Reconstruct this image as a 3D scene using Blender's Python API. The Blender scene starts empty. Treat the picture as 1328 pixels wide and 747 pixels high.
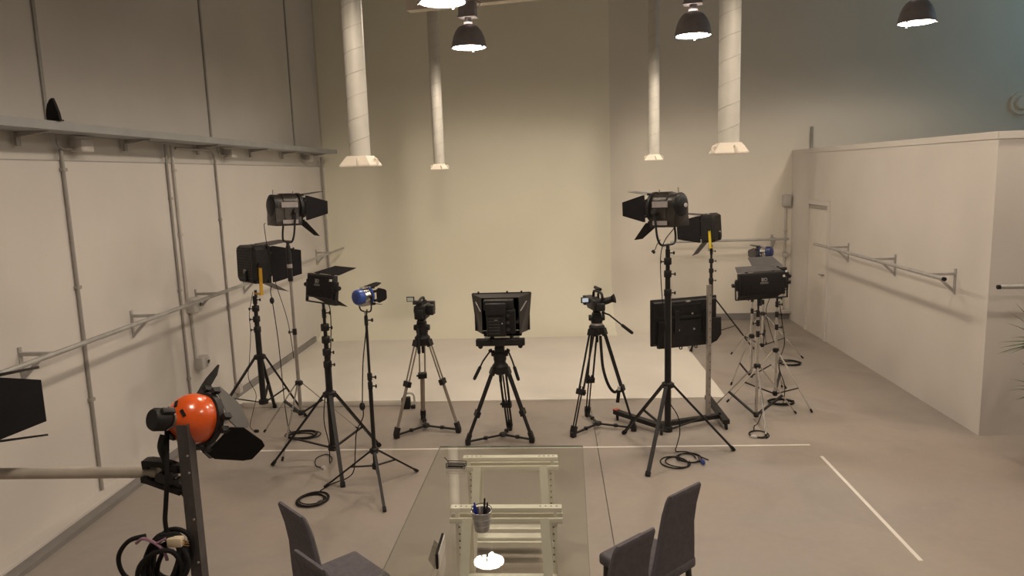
import bpy, bmesh, math, random
from mathutils import Matrix, Vector
random.seed(7)
SC = bpy.context.scene
COL = SC.collection
PI = math.pi

# ------------------------------------------------------------------ camera
CAM_PITCH, CAM_YAW, CAM_ROLL, CAM_H = 0.15328231, -0.05674545, -0.03183832, 2.75
_f = Vector((math.sin(CAM_YAW)*math.cos(CAM_PITCH), math.cos(CAM_YAW)*math.cos(CAM_PITCH), -math.sin(CAM_PITCH)))
_r0 = Vector((math.cos(CAM_YAW), -math.sin(CAM_YAW), 0))
_u0 = _r0.cross(_f)
_r = math.cos(CAM_ROLL)*_r0 + math.sin(CAM_ROLL)*_u0
_u = -math.sin(CAM_ROLL)*_r0 + math.cos(CAM_ROLL)*_u0
cd = bpy.data.cameras.new('camera')
cd.sensor_width = 36.0
cd.sensor_fit = 'HORIZONTAL'
cd.lens = 36.0*960.8/1328.0
cd.clip_start = 0.05
cam = bpy.data.objects.new('camera', cd)
COL.objects.link(cam)
cam.matrix_world = Matrix(((_r.x, _u.x, -_f.x, 0), (_r.y, _u.y, -_f.y, 0), (_r.z, _u.z, -_f.z, CAM_H), (0, 0, 0, 1)))
SC.camera = cam

# ------------------------------------------------------------------ world, exposure
w = bpy.data.worlds.new('world')
SC.world = w
w.use_nodes = True
w.node_tree.nodes['Background'].inputs[0].default_value = (0.5, 0.45, 0.4, 1)
w.node_tree.nodes['Background'].inputs[1].default_value = 0.02
SC.view_settings.view_transform = 'Standard'
SC.view_settings.look = 'None'
SC.view_settings.exposure = 0.0
SC.view_settings.gamma = 1.0
SC.view_settings.use_curve_mapping = False
SC.cycles.max_bounces = 10
SC.cycles.diffuse_bounces = 6
SC.cycles.transparent_max_bounces = 16
SC.cycles.use_denoising = True
LAMP_L = 48.0                      # radiance of the high-bay lamp glass
BULB_W = 47.0                      # bulb inside each lamp
LAMP_COL = (1.0, 0.84, 0.66)
WINDOW_L = 1.2                     # daylight pane in the far right wall
WINDOW_COL = (0.45, 0.82, 0.95)

# ------------------------------------------------------------------ materials
MATS = {}
def mat(name, col, rough=0.6, metal=0.0, var=0.06, scale=6.0, bump=0.0, bscale=80.0, spec=0.5, emit=None, estr=0.0, col2=None, coat=0.0):
    if name in MATS: return MATS[name]
    m = bpy.data.materials.new(name); m.use_nodes = True
    nt = m.node_tree; b = nt.nodes['Principled BSDF']
    tc = nt.nodes.new('ShaderNodeTexCoord')
    nz = nt.nodes.new('ShaderNodeTexNoise'); nz.inputs['Scale'].default_value = scale; nz.inputs['Detail'].default_value = 5
    nt.links.new(tc.outputs['Object'], nz.inputs['Vector'])
    cr = nt.nodes.new('ShaderNodeValToRGB')
    c2 = col2 or tuple(min(1, c*(1+var)) for c in col)
    c1 = tuple(c*(1-var) for c in col)
    cr.color_ramp.elements[0].position = 0.35; cr.color_ramp.elements[1].position = 0.65
    cr.color_ramp.elements[0].color = (*c1, 1); cr.color_ramp.elements[1].color = (*c2, 1)
    nt.links.new(nz.outputs['Fac'], cr.inputs['Fac'])
    nt.links.new(cr.outputs['Color'], b.inputs['Base Color'])
    b.inputs['Roughness'].default_value = rough
    b.inputs['Metallic'].default_value = metal
    b.inputs['Specular IOR Level'].default_value = spec
    b.inputs['Coat Weight'].default_value = coat
    if bump:
        n2 = nt.nodes.new('ShaderNodeTexNoise'); n2.inputs['Scale'].default_value = bscale
        nt.links.new(tc.outputs['Object'], n2.inputs['Vector'])
        bp = nt.nodes.new('ShaderNodeBump'); bp.inputs['Strength'].default_value = bump; bp.inputs['Distance'].default_value = 0.01
        nt.links.new(n2.outputs['Fac'], bp.inputs['Height']); nt.links.new(bp.outputs['Normal'], b.inputs['Normal'])
    if emit:
        b.inputs['Emission Color'].default_value = (*emit, 1); b.inputs['Emission Strength'].default_value = estr
    MATS[name] = m
    return m

def floor_mat(name, base, tint, dark):
    m = bpy.data.materials.new(name); m.use_nodes = True
    nt = m.node_tree; b = nt.nodes['Principled BSDF']; N = nt.nodes.new; L = nt.links.new
    tc = N('ShaderNodeNewGeometry')
    def noise(s, d, det=4):
        n = N('ShaderNodeTexNoise'); n.inputs['Scale'].default_value = s; n.inputs['Detail'].default_value = det
        n.inputs['Distortion'].default_value = d; L(tc.outputs['Position'], n.inputs['Vector']); return n
    a = noise(0.45, 0.6); c = noise(1.3, 1.2, 6); f = noise(14, 0.2, 6)
    def ramp(n, p0, p1):
        r = N('ShaderNodeMapRange'); r.inputs['From Min'].default_value = p0; r.inputs['From Max'].default_value = p1
        L(n.outputs['Fac'], r.inputs['Value']); return r
    def mix(fac, A, B, k):
        x = N('ShaderNodeMix'); x.data_type = 'RGBA'
        mu = N('ShaderNodeMath'); mu.operation = 'MULTIPLY'; mu.inputs[1].default_value = k
        L(fac.outputs[0], mu.inputs[0]); L(mu.outputs[0], x.inputs[0])
        if isinstance(A, tuple): x.inputs[6].default_value = (*A, 1)
        else: L(A.outputs[2], x.inputs[6])
        x.inputs[7].default_value = (*B, 1); return x
    x1 = mix(ramp(a, .4, .62), base, tint, .9)
    x2 = mix(ramp(c, .48, .7), x1, dark, .55)
    x3 = mix(ramp(f, .45, .7), x2, tuple(v*1.12 for v in base), .25)
    L(x3.outputs[2], b.inputs['Base Color'])
    rr = N('ShaderNodeMapRange'); rr.inputs['To Min'].default_value = .38; rr.inputs['To Max'].default_value = .6
    L(c.outputs['Fac'], rr.inputs['Value']); L(rr.outputs[0], b.inputs['Roughness'])
    b.inputs['Specular IOR Level'].default_value = .35
    bp = N('ShaderNodeBump'); bp.inputs['Strength'].default_value = .06; bp.inputs['Distance'].default_value = .01
    L(f.outputs['Fac'], bp.inputs['Height']); L(bp.outputs['Normal'], b.inputs['Normal'])
    return m

def glass_mat(name, tint, refl=1.0):
    m = bpy.data.materials.new(name); m.use_nodes = True
    nt = m.node_tree; nt.nodes.clear(); N = nt.nodes.new; L = nt.links.new
    out = N('ShaderNodeOutputMaterial'); mx = N('ShaderNodeMixShader')
    tr = N('ShaderNodeBsdfTransparent'); tr.inputs[0].default_value = (*tint, 1)
    gl = N('ShaderNodeBsdfGlossy'); gl.inputs['Roughness'].default_value = 0.0; gl.inputs[0].default_value = (refl, refl, refl, 1)
    fr = N('ShaderNodeFresnel'); ge = N('ShaderNodeNewGeometry'); mr = N('ShaderNodeMapRange')
    mr.inputs['To Min'].default_value = 1.5; mr.inputs['To Max'].default_value = 1/1.5
    L(ge.outputs['Backfacing'], mr.inputs['Value']); L(mr.outputs[0], fr.inputs[0])
    L(fr.outputs[0], mx.inputs[0]); L(tr.outputs[0], mx.inputs[1]); L(gl.outputs[0], mx.inputs[2]); L(mx.outputs[0], out.inputs[0])
    return m

WALL = mat('wall_paint', (.64, .605, .575), .85, var=.025, scale=1.2, bump=.05, bscale=60, spec=.2)
WALLU = mat('upper_wall_paint', (.60, .57, .54), .85, var=.03, scale=1.0, bump=.05, bscale=60, spec=.2)
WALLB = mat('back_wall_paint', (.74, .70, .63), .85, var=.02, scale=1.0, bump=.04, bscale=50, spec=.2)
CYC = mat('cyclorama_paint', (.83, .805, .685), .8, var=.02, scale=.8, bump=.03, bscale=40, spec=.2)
CYCF = mat('cyclorama_floor_paint', (.74, .70, .64), .7, var=.03, scale=1.5, bump=.04, bscale=50, spec=.3)
CEIL = mat('ceiling_paint', (.32, .31, .30), .9, var=.04, scale=.7)
FLOOR = floor_mat('polished_concrete', (.345, .31, .282), (.36, .305, .265), (.295, .265, .242))
SUB = mat('joint_filler', (.16, .13, .11), .9)
GREYP = mat('grey_skirting_paint', (.24, .225, .22), .7, var=.08, scale=3)
GALV = mat('galvanised_steel', (.42, .41, .40), .5, .35, var=.10, scale=9, bump=.03)
TRAYM = mat('grey_steel_tray', (.33, .335, .34), .55, .2, var=.06, scale=4)
CONDW = mat('painted_conduit', (.50, .47, .44), .55, var=.05, scale=8)
CONDG = mat('grey_conduit', (.34, .32, .30), .5, .1, var=.06, scale=8)
PLASTIC = mat('pale_grey_plastic', (.50, .48, .46), .5, var=.04)
BLACK = mat('black_metal', (.013, .012, .013), .5, .0, var=.25, scale=14, bump=.05, spec=.4)
BLACKM = mat('black_matt_leaf', (.010, .009, .011), .7, .0, var=.2, scale=10, spec=.25)
BLACKF = mat('black_fabric', (.020, .018, .019), .9, var=.2, scale=60, bump=.2, bscale=300, spec=.2)
RUBBER = mat('black_rubber', (.012, .011, .012), .75, var=.15, spec=.3)
DGREY = mat('dark_grey_metal', (.045, .042, .043), .45, .2, var=.15, scale=12, bump=.04)
FRES = mat('bronze_grey_casting', (.034, .029, .026), .38, .35, var=.15, scale=10, bump=.05)
GREYLEAF = mat('grey_lit_leaf', (.085, .078, .078), .5, .3, var=.12, scale=7)  # light from above put into the grey of the top leaves
CHROME = mat('chromed_steel', (.62, .60, .57), .22, .85, var=.06, scale=20)
STEEL = mat('brushed_steel', (.40, .37, .34), .4, .6, var=.08, scale=15)
CHAMP = mat('champagne_aluminium', (.36, .31, .26), .42, .5, var=.05, scale=15)
LABEL2 = mat('pale_card', (.55, .52, .48), .5, var=.03)
LABEL = mat('pale_label', (.36, .33, .33), .5, var=.08, scale=30)
PRINT = mat('logo_print', (.26, .25, .25), .6, var=.05)
WHITE = mat('white_print', (.60, .58, .58), .5, var=.03)
YELLOW = mat('yellow_lever', (.62, .34, .02), .45, var=.06)
YELLOW2 = mat('lemon_yellow_lever', (.72, .55, .03), .45, var=.06)
BLUE = mat('blue_lamp_paint', (.035, .085, .36), .4, var=.12, scale=20, coat=.2)
NAVY = mat('navy_lamp_paint', (.016, .026, .10), .4, var=.12, scale=20)
BLUEPLUG = mat('blue_plug', (.03, .05, .25), .45, var=.1)
ORANGE = mat('orange_lamp_paint', (.72, .10, .012), .28, var=.06, scale=12, coat=.5, spec=.6)
POSTM = mat('dark_slotted_steel', (.10, .090, .092), .5, .4, var=.18, scale=12, bump=.05)
TUBEM = mat('aluminium_tube', (.55, .50, .44), .45, .3, var=.08, scale=10)
CHAIRF = mat('charcoal_upholstery', (.122, .112, .128), .85, var=.10, scale=30, bump=.12, bscale=220, spec=.3)
CHAIRL = mat('dark_chair_leg', (.05, .043, .042), .45, .3, var=.1)
TRESTLE = mat('cream_painted_wood', (.90, .87, .79), .5, var=.03, scale=10, bump=.03)
DARK = mat('dark_hole', (.10, .085, .07), .9)
GLASS = glass_mat('table_glass', (.965, .975, .955))
GEDGE = mat('glass_edge', (.16, .19, .16), .25, var=.05)
ACRYL = glass_mat('acrylic_sheet', (.80, .79, .77))
ZINC = mat('zinc_bucket', (.46, .45, .45), .35, .75, var=.12, scale=25, bump=.05)
PENB = mat('blue_pen', (.02, .03, .35), .35, var=.05)
PINK = mat('pink_tie', (.35, .20, .28), .6, var=.05)
PLUGW = mat('cream_plug', (.72, .60, .44), .45, var=.04)
BRASS = mat('brass_pin', (.55, .36, .15), .35, .8, var=.05)
DUCTM = mat('pale_spiral_duct', (.62, .60, .55), .5, .0, var=.05, scale=5)
DIFFM = mat('cream_diffuser', (.80, .73, .63), .5, var=.03)
SHADE = mat('grey_lamp_shade', (.34, .315, .34), .5, .25, var=.08, scale=12)
SCREEN = mat('lit_camera_screen', (.30, .34, .36), .25, emit=(.78, .9, 1.0), estr=.42)
SCREEN2 = mat('reflective_camera_screen', (.45, .46, .40), .3, emit=(.8, .85, .72), estr=.10)
LEAFM = mat('green_plant_leaf', (.045, .085, .03), .45, var=.3, scale=9)
TRUNK = mat('plant_trunk', (.22, .16, .10), .9, var=.2, scale=30, bump=.3, bscale=60)
POTM = mat('terracotta_pot', (.35, .20, .13), .8, var=.1)
TAPE = mat('white_floor_tape', (.80, .76, .72), .6, var=.04, scale=8)
DOORM = mat('white_door_paint', (.68, .64, .60), .6, var=.02)
LENSM = mat('lens_glass', (.01, .01, .015), .08, spec=.8)
ORTIP = mat('red_end_cap', (.45, .10, .05), .5)
LAMPG = mat('lit_lamp_glass', (.9, .9, .9), .3, emit=LAMP_COL, estr=LAMP_L)
PANE = mat('daylit_pane', (.5, .6, .7), .3, emit=WINDOW_COL, estr=WINDOW_L)

# ------------------------------------------------------------------ geometry helpers
class MB:
    def __init__(s): s.bm = bmesh.new()
    def box(s, c, size, rot=None, bev=0.0, seg=2):
        g = bmesh.ops.create_cube(s.bm, size=1.0)
        vs = g['verts']
        for v in vs: v.co = Vector((v.co.x*size[0], v.co.y*size[1], v.co.z*size[2]))
        if bev > 0:
            es = list({e for v in vs for e in v.link_edges})
            r = bmesh.ops.bevel(s.bm, geom=es, offset=bev, segments=seg, affect='EDGES', profile=.5)
            vs = list({v for f in r['faces'] for v in f.verts} | {v for v in vs if v.is_valid})
            vs = [v for v in vs if v.is_valid]
        R = rot.to_4x4() if rot is not None else Matrix()
        T = Matrix.Translation(Vector(c)) @ R
        for v in vs: v.co = T @ v.co
        return s
    def bar(s, a, b, wx, wz, up=(0, 0, 1)):
        a = Vector(a); b = Vector(b); d = b-a; L = d.length; y = d/L
        u = Vector(up)
        if abs(y.dot(u)) > .98: u = Vector((1, 0, 0))
        x = y.cross(u).normalized(); z = x.cross(y)
        R = Matrix((x, y, z)).transposed()
        return s.box((a+b)/2, (wx, L, wz), R)
    def tube(s, pts, r, seg=10, closed=False, caps=True):
        P = [Vector(p) for p in pts]; n = len(P)
        rs = r if isinstance(r, (list, tuple)) else [r]*n
        rings = []; prev = None
        for i in range(n):
            if closed: t = (P[(i+1) % n]-P[i-1])
            elif i == 0: t = P[1]-P[0]
            elif i == n-1: t = P[-1]-P[-2]
            else: t = (P[i+1]-P[i]).normalized()+(P[i]-P[i-1]).normalized()
            if t.length < 1e-9: t = P[min(i+1, n-1)]-P[i-1]
            t.normalize()
            if prev is None:
                a = Vector((0, 0, 1)) if abs(t.z) < .9 else Vector((1, 0, 0))
                x = t.cross(a).normalized()
            else:
                x = prev-t*prev.dot(t)
                if x.length < 1e-6: x = t.orthogonal()
                x.normalize()
            prev = x; y = t.cross(x)
            rings.append([s.bm.verts.new(P[i]+(x*math.cos(2*PI*k/seg)+y*math.sin(2*PI*k/seg))*rs[i]) for k in range(seg)])
        m = n if closed else n-1
        for i in range(m):
            A = rings[i]; B = rings[(i+1) % n]
            for k in range(seg):
                s.bm.faces.new((A[k], A[(k+1) % seg], B[(k+1) % seg], B[k]))
        if caps and not closed:
            s.bm.faces.new(rings[0][::-1]); s.bm.faces.new(rings[-1])
        return s
    def cyl(s, a, b, r, r2=None, seg=16):
        return s.tube([a, b], [r, r if r2 is None else r2], seg)
    def lathe(s, prof, seg=24, M=None, caps=True):
        M = M or Matrix()
        rings = []
        for (r, z) in prof:
            rings.append([s.bm.verts.new(M @ Vector((r*math.cos(2*PI*k/seg), r*math.sin(2*PI*k/seg), z))) for k in range(seg)])
        for A, B in zip(rings, rings[1:]):
            for k in range(seg): s.bm.faces.new((A[k], A[(k+1) % seg], B[(k+1) % seg], B[k]))
        if caps:
            if prof[0][0] > 1e-4: s.bm.faces.new(rings[0][::-1])
            if prof[-1][0] > 1e-4: s.bm.faces.new(rings[-1])
        return s
    def sheet(s, pts, t):
        P = [Vector(p) for p in pts]
        nrm = Vector()
        for i in range(1, len(P)-1): nrm += (P[i]-P[0]).cross(P[i+1]-P[0])
        nrm.normalize(); h = nrm*(t/2)
        A = [s.bm.verts.new(p-h) for p in P]; B = [s.bm.verts.new(p+h) for p in P]
        s.bm.faces.new(A[::-1]); s.bm.faces.new(B)
        n = len(P)
        for i in range(n): s.bm.faces.new((A[i], A[(i+1) % n], B[(i+1) % n], B[i]))
        return s
    def loft(s, loops):
        R = [[s.bm.verts.new(Vector(p)) for p in lp] for lp in loops]
        n = len(R[0])
        for A, B in zip(R, R[1:]):
            for k in range(n): s.bm.faces.new((A[k], A[(k+1) % n], B[(k+1) % n], B[k]))
        s.bm.faces.new(R[0][::-1]); s.bm.faces.new(R[-1])
        return s
    def ball(s, c, r, sc=(1, 1, 1), seg=20, rings=14):
        g = bmesh.ops.create_uvsphere(s.bm, u_segments=seg, v_segments=rings, radius=1)
        for v in g['verts']: v.co = Vector(c)+Vector((v.co.x*r*sc[0], v.co.y*r*sc[1], v.co.z*r*sc[2]))
        return s
    def build(s, name, material, parent=None, xf=None, smooth=True, label=None):
        if xf is not None: bmesh.ops.transform(s.bm, matrix=xf, verts=s.bm.verts)
        bmesh.ops.recalc_face_normals(s.bm, faces=s.bm.faces)
        if smooth:
            lim = math.radians(38)
            for f in s.bm.faces: f.smooth = True
            for e in s.bm.edges:
                if len(e.link_faces) == 2 and e.calc_face_angle(0) > lim: e.smooth = False
        me = bpy.data.meshes.new(name); s.bm.to_mesh(me); s.bm.free()
        me.materials.append(material)
        o = bpy.data.objects.new(name, me); COL.objects.link(o)
        if parent: o.parent = parent
        if label: o['label'] = label
        return o

def thing(name, label, cat, loc=(0, 0, 0), rotz=0.0, group=None):
    o = bpy.data.objects.new(name, None); COL.objects.link(o)
    o.empty_display_size = .1
    o.location = loc; o.rotation_euler = (0, 0, rotz)
    o['label'] = label; o['category'] = cat
    if group: o['group'] = group
    return o
def tag(o, label, cat, group=None):
    o['label'] = label; o['category'] = cat
    if group: o['group'] = group
    return o
def struct(o):
    o['kind'] = 'structure'; return o
def copy_mesh(o, parent, loc=None, name=None):
    c = o.copy(); COL.objects.link(c); c.parent = parent
    if loc is not None: c.location = loc
    return c
def heading(dx, dy): return math.atan2(-dx, dy)
def spline(pts, n=8):
    P = [Vector(p) for p in pts]; out = []
    for i in range(len(P)-1):
        a = P[max(i-1, 0)]; b = P[i]; c = P[i+1]; d = P[min(i+2, len(P)-1)]
        for k in range(n):
            t = k/n
            out.append(.5*((2*b)+(c-a)*t+(2*a-5*b+4*c-d)*t*t+(3*b-3*c+d-a)*t**3))
    out.append(P[-1]); return out
RX = lambda a: Matrix.Rotation(a, 4, 'X')
RY = lambda a: Matrix.Rotation(a, 4, 'Y')
RZ = lambda a: Matrix.Rotation(a, 4, 'Z')
TR = lambda *v: Matrix.Translation(Vector(v))

# ================================================================== SETTING
WL, WR, YB, YF, XR, YN, CZ = -4.1, 4.23, 13.4, 7.36, 9.6, -3.2, 7.0
# floor: two concrete slabs either side of the joint
fb = MB().box(((WL+XR)/2, (YB+YN)/2, -.065), (XR-WL+.4, YB-YN+.4, .1)).build('floor', SUB, smooth=False); struct(fb)
for (x0, x1) in ((WL-.2, .403), (.409, 5.0), (5.006, XR+.2)):
    MB().box(((x0+x1)/2, (YB+YN)/2, -.02), (x1-x0, YB-YN+.4, .04)).build('floor_slab', FLOOR, fb, smooth=False)
# left wall: lower panels stand a little proud of the upper wall
wl = MB().box((WL-.12, (YB+YN)/2, CZ/2), (.18, YB-YN+.4, CZ)).build('wall_left', WALLU, smooth=False); struct(wl)
MB().box((WL-.02, (YB+YN)/2, 1.485), (.04, YB-YN, 2.97)).build('lower_wall_panel', WALL, wl, smooth=False)
MB().box((WL-.018, (YB+YN)/2, 2.975), (.04, YB-YN, .010)).build('panel_joint', CONDG, wl, smooth=False)  # grey strip painted in for the shadow gap over the panels
for i, y in enumerate((0.06, 3.04, 6.02, 9.0, 11.98)):
    MB().box((WL-.025, y, (3.2+CZ)/2), (.022, .035, CZ-3.2)).build('joint_strip', CONDG, wl, smooth=False)
# back wall
wb = MB().box(((WL+XR)/2, YB+.1, CZ/2), (XR-WL+.4, .2, CZ)).build('wall_back', WALLB, smooth=False); struct(wb)
wr = MB().box((XR+.1, (YB+YN)/2, CZ/2), (.2, YB-YN+.4, CZ)).build('wall_right', WALL, smooth=False); struct(wr)
wf = MB().box(((WL+XR)/2, YN-.1, CZ/2), (XR-WL+.4, .2, CZ)).build('wall_front', WALL, smooth=False); struct(wf)
ce = MB().box(((WL+XR)/2, (YB+YN)/2, CZ+.1), (XR-WL+.4, YB-YN+.4, .2)).build('ceiling', CEIL, smooth=False); struct(ce)
# high window in the far right wall (daylight)
wn = MB()
for y in (9.0, 10.95, 12.9): wn.box((XR-.03, y, 5.2), (.08, .08, 2.0))
for z in (4.2, 6.2): wn.box((XR-.03, 10.95, z), (.08, 3.98, .08))
wn = wn.build('window_1', CONDW, smooth=False); struct(wn)
for y in (9.975, 11.925): MB().box((XR-.02, y, 5.2), (.015, 1.87, 1.92)).build('pane', PANE, wn, smooth=False)
# cyclorama: painted floor, cove and back
CYX, CYY, CYR = 2.04, 8.72, 1.2
cf = MB().box(((WL+CYX)/2, (CYY+YB-CYR)/2, .008), (CYX-WL, YB-CYR-CYY, .016)).build('trim_1', CYCF, smooth=False); struct(cf)
prof = [(YB-CYR, .016)]
for k in range(1, 17):
    a = PI/2*k/16
    prof.append((YB-CYR+(CYR-.012)*math.sin(a), .016+(CYR)*(1-math.cos(a))))
prof.append((YB-.012, CZ-.01))
def cove(x0, x1, name, material, parent=None):
    m = MB()
    fr = [m.bm.verts.new((x0, y, z)) for y, z in prof]; fr2 = [m.bm.verts.new((x1, y, z)) for y, z in prof]
    for i in range(len(prof)-1): m.bm.faces.new((fr[i], fr2[i], fr2[i+1], fr[i+1]))
    lo1 = m.bm.verts.new((x0, YB-.001, 0)); lo2 = m.bm.verts.new((x1, YB-.001, 0))
    t1 = m.bm.verts.new((x0, YB-.001, CZ-.01)); t2 = m.bm.verts.new((x1, YB-.001, CZ-.01))
    s1 = m.bm.verts.new((x0, YB-CYR, 0)); s2 = m.bm.verts.new((x1, YB-CYR, 0))
    m.bm.faces.new((s1, s2, fr2[0], fr[0])); m.bm.faces.new([s2, lo2, t2]+fr2[::-1]); m.bm.faces.new([s1, lo1, t1]+fr[::-1])
    m.bm.faces.new((fr[-1], fr2[-1], t2, t1)); m.bm.faces.new((lo1, lo2, t2, t1)); m.bm.faces.new((s1, s2, lo2, lo1))
    return m.build(name, material, parent)
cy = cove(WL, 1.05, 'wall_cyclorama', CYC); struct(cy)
cove(1.05, CYX, 'side_cove', WALLB, cy)  # tone break stands for a soft shadow edge, put into the wall colour
# skirtings
sk = MB().box((-4.025, 2.75, .03), (.15, YB-YN-4.8, .06)).build('baseboard_left', WALL, smooth=False); struct(sk)
MB().box((-3.90, 2.75, .02), (.10, YB-YN-4.8, .04)).build('grey_strip', GREYP, sk, smooth=False)
s2_ = MB().box((-4.085, 10.5, .055), (.03, 3.4, .10)).build('baseboard_cyclorama', GREYP, smooth=False); struct(s2_)
s3_ = MB().box(((CYX+4.23)/2, YB-.02, .06), (4.23-CYX, .04, .12)).build('baseboard_back', GREYP, smooth=False); struct(s3_)
# partition: a 3 m high room standing in the hall
PT = 3.0
pw = MB().box((WR+.06, (YF+YB)/2, PT/2), (.12, YB-YF, PT)).build('wall_partition', WALL, smooth=False); struct(pw)
MB().box((WR-.006, (YF+YB)/2, PT-.035), (.014, YB-YF+.012, .07)).build('top_cap', WALL, pw, smooth=False)
pf = MB().box(((WR+XR)/2+.06, YF+.06, PT/2), (XR-WR-.12, .12, PT)).build('wall_partition_front', WALL, smooth=False); struct(pf)
MB().box(((WR+XR)/2, YF-.006, PT-.035), (XR-WR+.012, .014, .07)).build('top_cap', WALL, pf, smooth=False)
rf = MB().box(((WR+XR)/2+.06, (YF+YB)/2+.06, PT-.05), (XR-WR-.12, YB-YF-.12, .1)).build('trim_2', CEIL, smooth=False); struct(rf)
# door in the partition
dr = MB().box((WR-.004, 12.03, 1.05), (.016, .80, 2.10)).build('door_1', DOORM, smooth=False); struct(dr)
fm = MB()
fm.box((WR-.01, 11.585, 1.053), (.03, .075, 2.106)).box((WR-.01, 12.475, 1.053), (.03, .075, 2.106)).box((WR-.01, 12.03, 2.145), (.03, .965, .075))
fm.build('door_frame', WALL, dr, smooth=False)
MB().box((WR-.016, 12.03, 2.07), (.018, .79, .05)).build('overhead_stop', CONDG, dr, smooth=False)
MB().cyl((WR-.01, 11.70, 1.03), (WR-.06, 11.70, 1.03), .012, seg=10).bar((WR-.06, 11.69, 1.03), (WR-.06, 11.80, 1.03), .016, .018).build('door_handle', STEEL, dr)

# floor tape
tag(MB().box((-.6, 7.16, .001), (6.2, .028, .002)).build('floor_tape', TAPE, smooth=False), 'long white tape line across the floor behind the glass table', 'tape')
tag(MB().box((2.507, 5.90, .001), (.030, 1.92, .002)).build('floor_tape', TAPE, smooth=False), 'short white tape line running towards the viewer on bare floor at right', 'tape')

# ================================================================== HIGH-BAY LAMPS
def make_lamp(name_label, loc, group=None):
    t = thing('pendant_lamp', name_label, 'lamp', loc, random.uniform(-.4, .4), group)
    R = .232
    pr = [(R, .0), (R+.008, .004), (R, .02), (.222, .07), (.205, .14), (.175, .21), (.135, .262), (.09, .29), (.07, .30), (.066, .30), (.09, .28), (.13, .25), (.17, .20), (.20, .13), (.215, .07), (R-.01, .012), (R-.01, .0)]
    o1 = MB().lathe(pr, 40, caps=False).build('shade', SHADE, t)
    MB().lathe([(.0005, .012), (R-.012, .012), (R-.012, .004), (.0005, -.006)], 40, caps=False).build('lamp_glass', LAMPG, t)
    ld = bpy.data.lights.new('bulb', 'SPOT'); ld.energy = BULB_W; ld.color = LAMP_COL; ld.spot_size = math.radians(166); ld.spot_blend = .25; ld.shadow_soft_size = .07
    lo = bpy.data.objects.new('bulb', ld); COL.objects.link(lo); lo.parent = t; lo.location = (0, 0, -.09)
    MB().lathe([(.05, .29), (.06, .33), (.045, .36), (.05, .40)], 20).build('neck', SHADE, t)
    MB().box((0, 0, .49), (.22, .17, .19), bev=.012).box((0, 0, .395), (.24, .19, .02)).build('gear_housing', SHADE, t)
    for k in range(3):
        a = PI/2+2*PI*k/3
        MB().box((math.cos(a)*(R+.002), math.sin(a)*(R+.002), -.002), (.022, .022, .035), RZ(a).to_3x3()).build('rim_clip', SHADE, t)
    MB().tube(spline([(-.0, 0, .585), (.0, 0, .62), (.02, 0, .65), (.0, 0, .68)], 4), .006, 6).tube(spline([(.11, 0, .50), (.16, 0, .53), (.17, 0, .57), (.10, 0, .60), (.02, 0, .66)], 5), .005, 6).build('hook', SHADE, t)
    MB().cyl((0, 0, .66), (0, 0, CZ-loc[2]), .005, seg=6).build('suspension_cable', SHADE, t)
    return t
LZ = 4.42
make_lamp('grey bell pendant lamp hanging whole in view, left of the middle', (-1.05, 10.2, LZ))
make_lamp('grey bell pendant lamp hanging near the right foreground duct', (1.86, 10.0, LZ))
make_lamp('grey bell pendant lamp hanging over the low partition room at right', (4.88, 10.5, LZ+.13))
make_lamp('pendant lamp cut by the top edge, only its lit rim in view', (-1.02, 7.55, LZ))
make_lamp('pendant lamp just above the view, over the right near duct', (1.9, 7.3, LZ))
make_lamp('pendant lamp just above the view, over the partition corner', (4.6, 7.1, LZ))
make_lamp('pendant lamp above the view, over the left edge of the glass table', (-1.0, 4.7, LZ))
make_lamp('pendant lamp above the view, over the floor right of the glass table', (1.9, 4.6, LZ))
make_lamp('pendant lamp above the view, over the short tape line at right', (4.6, 4.5, LZ))
make_lamp('pendant lamp nearest the viewer, above the orange lamp', (-1.0, 1.9, LZ))
make_lamp('pendant lamp nearest the viewer, above the bottom right chair', (1.9, 1.9, LZ))
# pale beam near the ceiling
tag(MB().bar((-1.93, 10.75, 5.14), (1.2, 10.0, 5.14), .16, .22).build('ceiling_beam', DIFFM, smooth=False), 'pale horizontal beam at the top edge behind the pendant lamps', 'beam')
MBt = MB()
bo = [o for o in COL.objects if o.name == 'ceiling_beam'][0]
for (x, y) in ((-1.4, 10.62), (.9, 10.07)): MB().cyl((x, y, 5.24), (x, y, CZ), .012, seg=8).build('hanger_rod', SHADE, bo)

# ================================================================== SPIRAL DUCTS
def make_duct(label, x, y, z0, r, group):
    t = thing('spiral_duct', label, 'duct', (x, y, z0), 0, group)
    H = CZ-z0
    MB().cyl((0, 0, .05), (0, 0, H), r, seg=28).build('pipe', DUCTM, t)
    hx = []; turns = int((H-.1)/.17)
    for k in range(turns*20+1):
        a = 2*PI*k/20; hx.append((math.cos(a)*r, math.sin(a)*r, .07+(H-.1)*k/(turns*20)))
    MB().tube(hx, .0035, 4).build('seam', CONDW, t)
    s = r*1.0; S = r*1.58
    def sq(h, z): return [(-h, -h, z), (h, -h, z), (h, h, z), (-h, h, z)]
    d = MB().loft([sq(S, 0), sq(S, .012), sq(s*1.06, .078), sq(s*1.0, .085)]).build('diffuser', DIFFM, t, smooth=False)
    for k in range(4):
        a = k*PI/2
        MB().tube(spline([(S*1.0, 0, .008), (S*1.04, .0, .04), (S*.92, .0, .062), (S*.80, 0, .05)], 4), .011, 6).build('latch', DIFFM, t, RZ(a+.25))
    t.rotation_euler[2] = random.uniform(-.2, .2)
    return t
make_duct('pale spiral duct in the near row, hanging left of the lamps', -1.557, 6.1, 2.845, .083, 'spiral ducts')
make_duct('pale spiral duct in the near row, hanging at right beside a lamp', 1.42, 6.1, 2.852, .083, 'spiral ducts')
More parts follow.
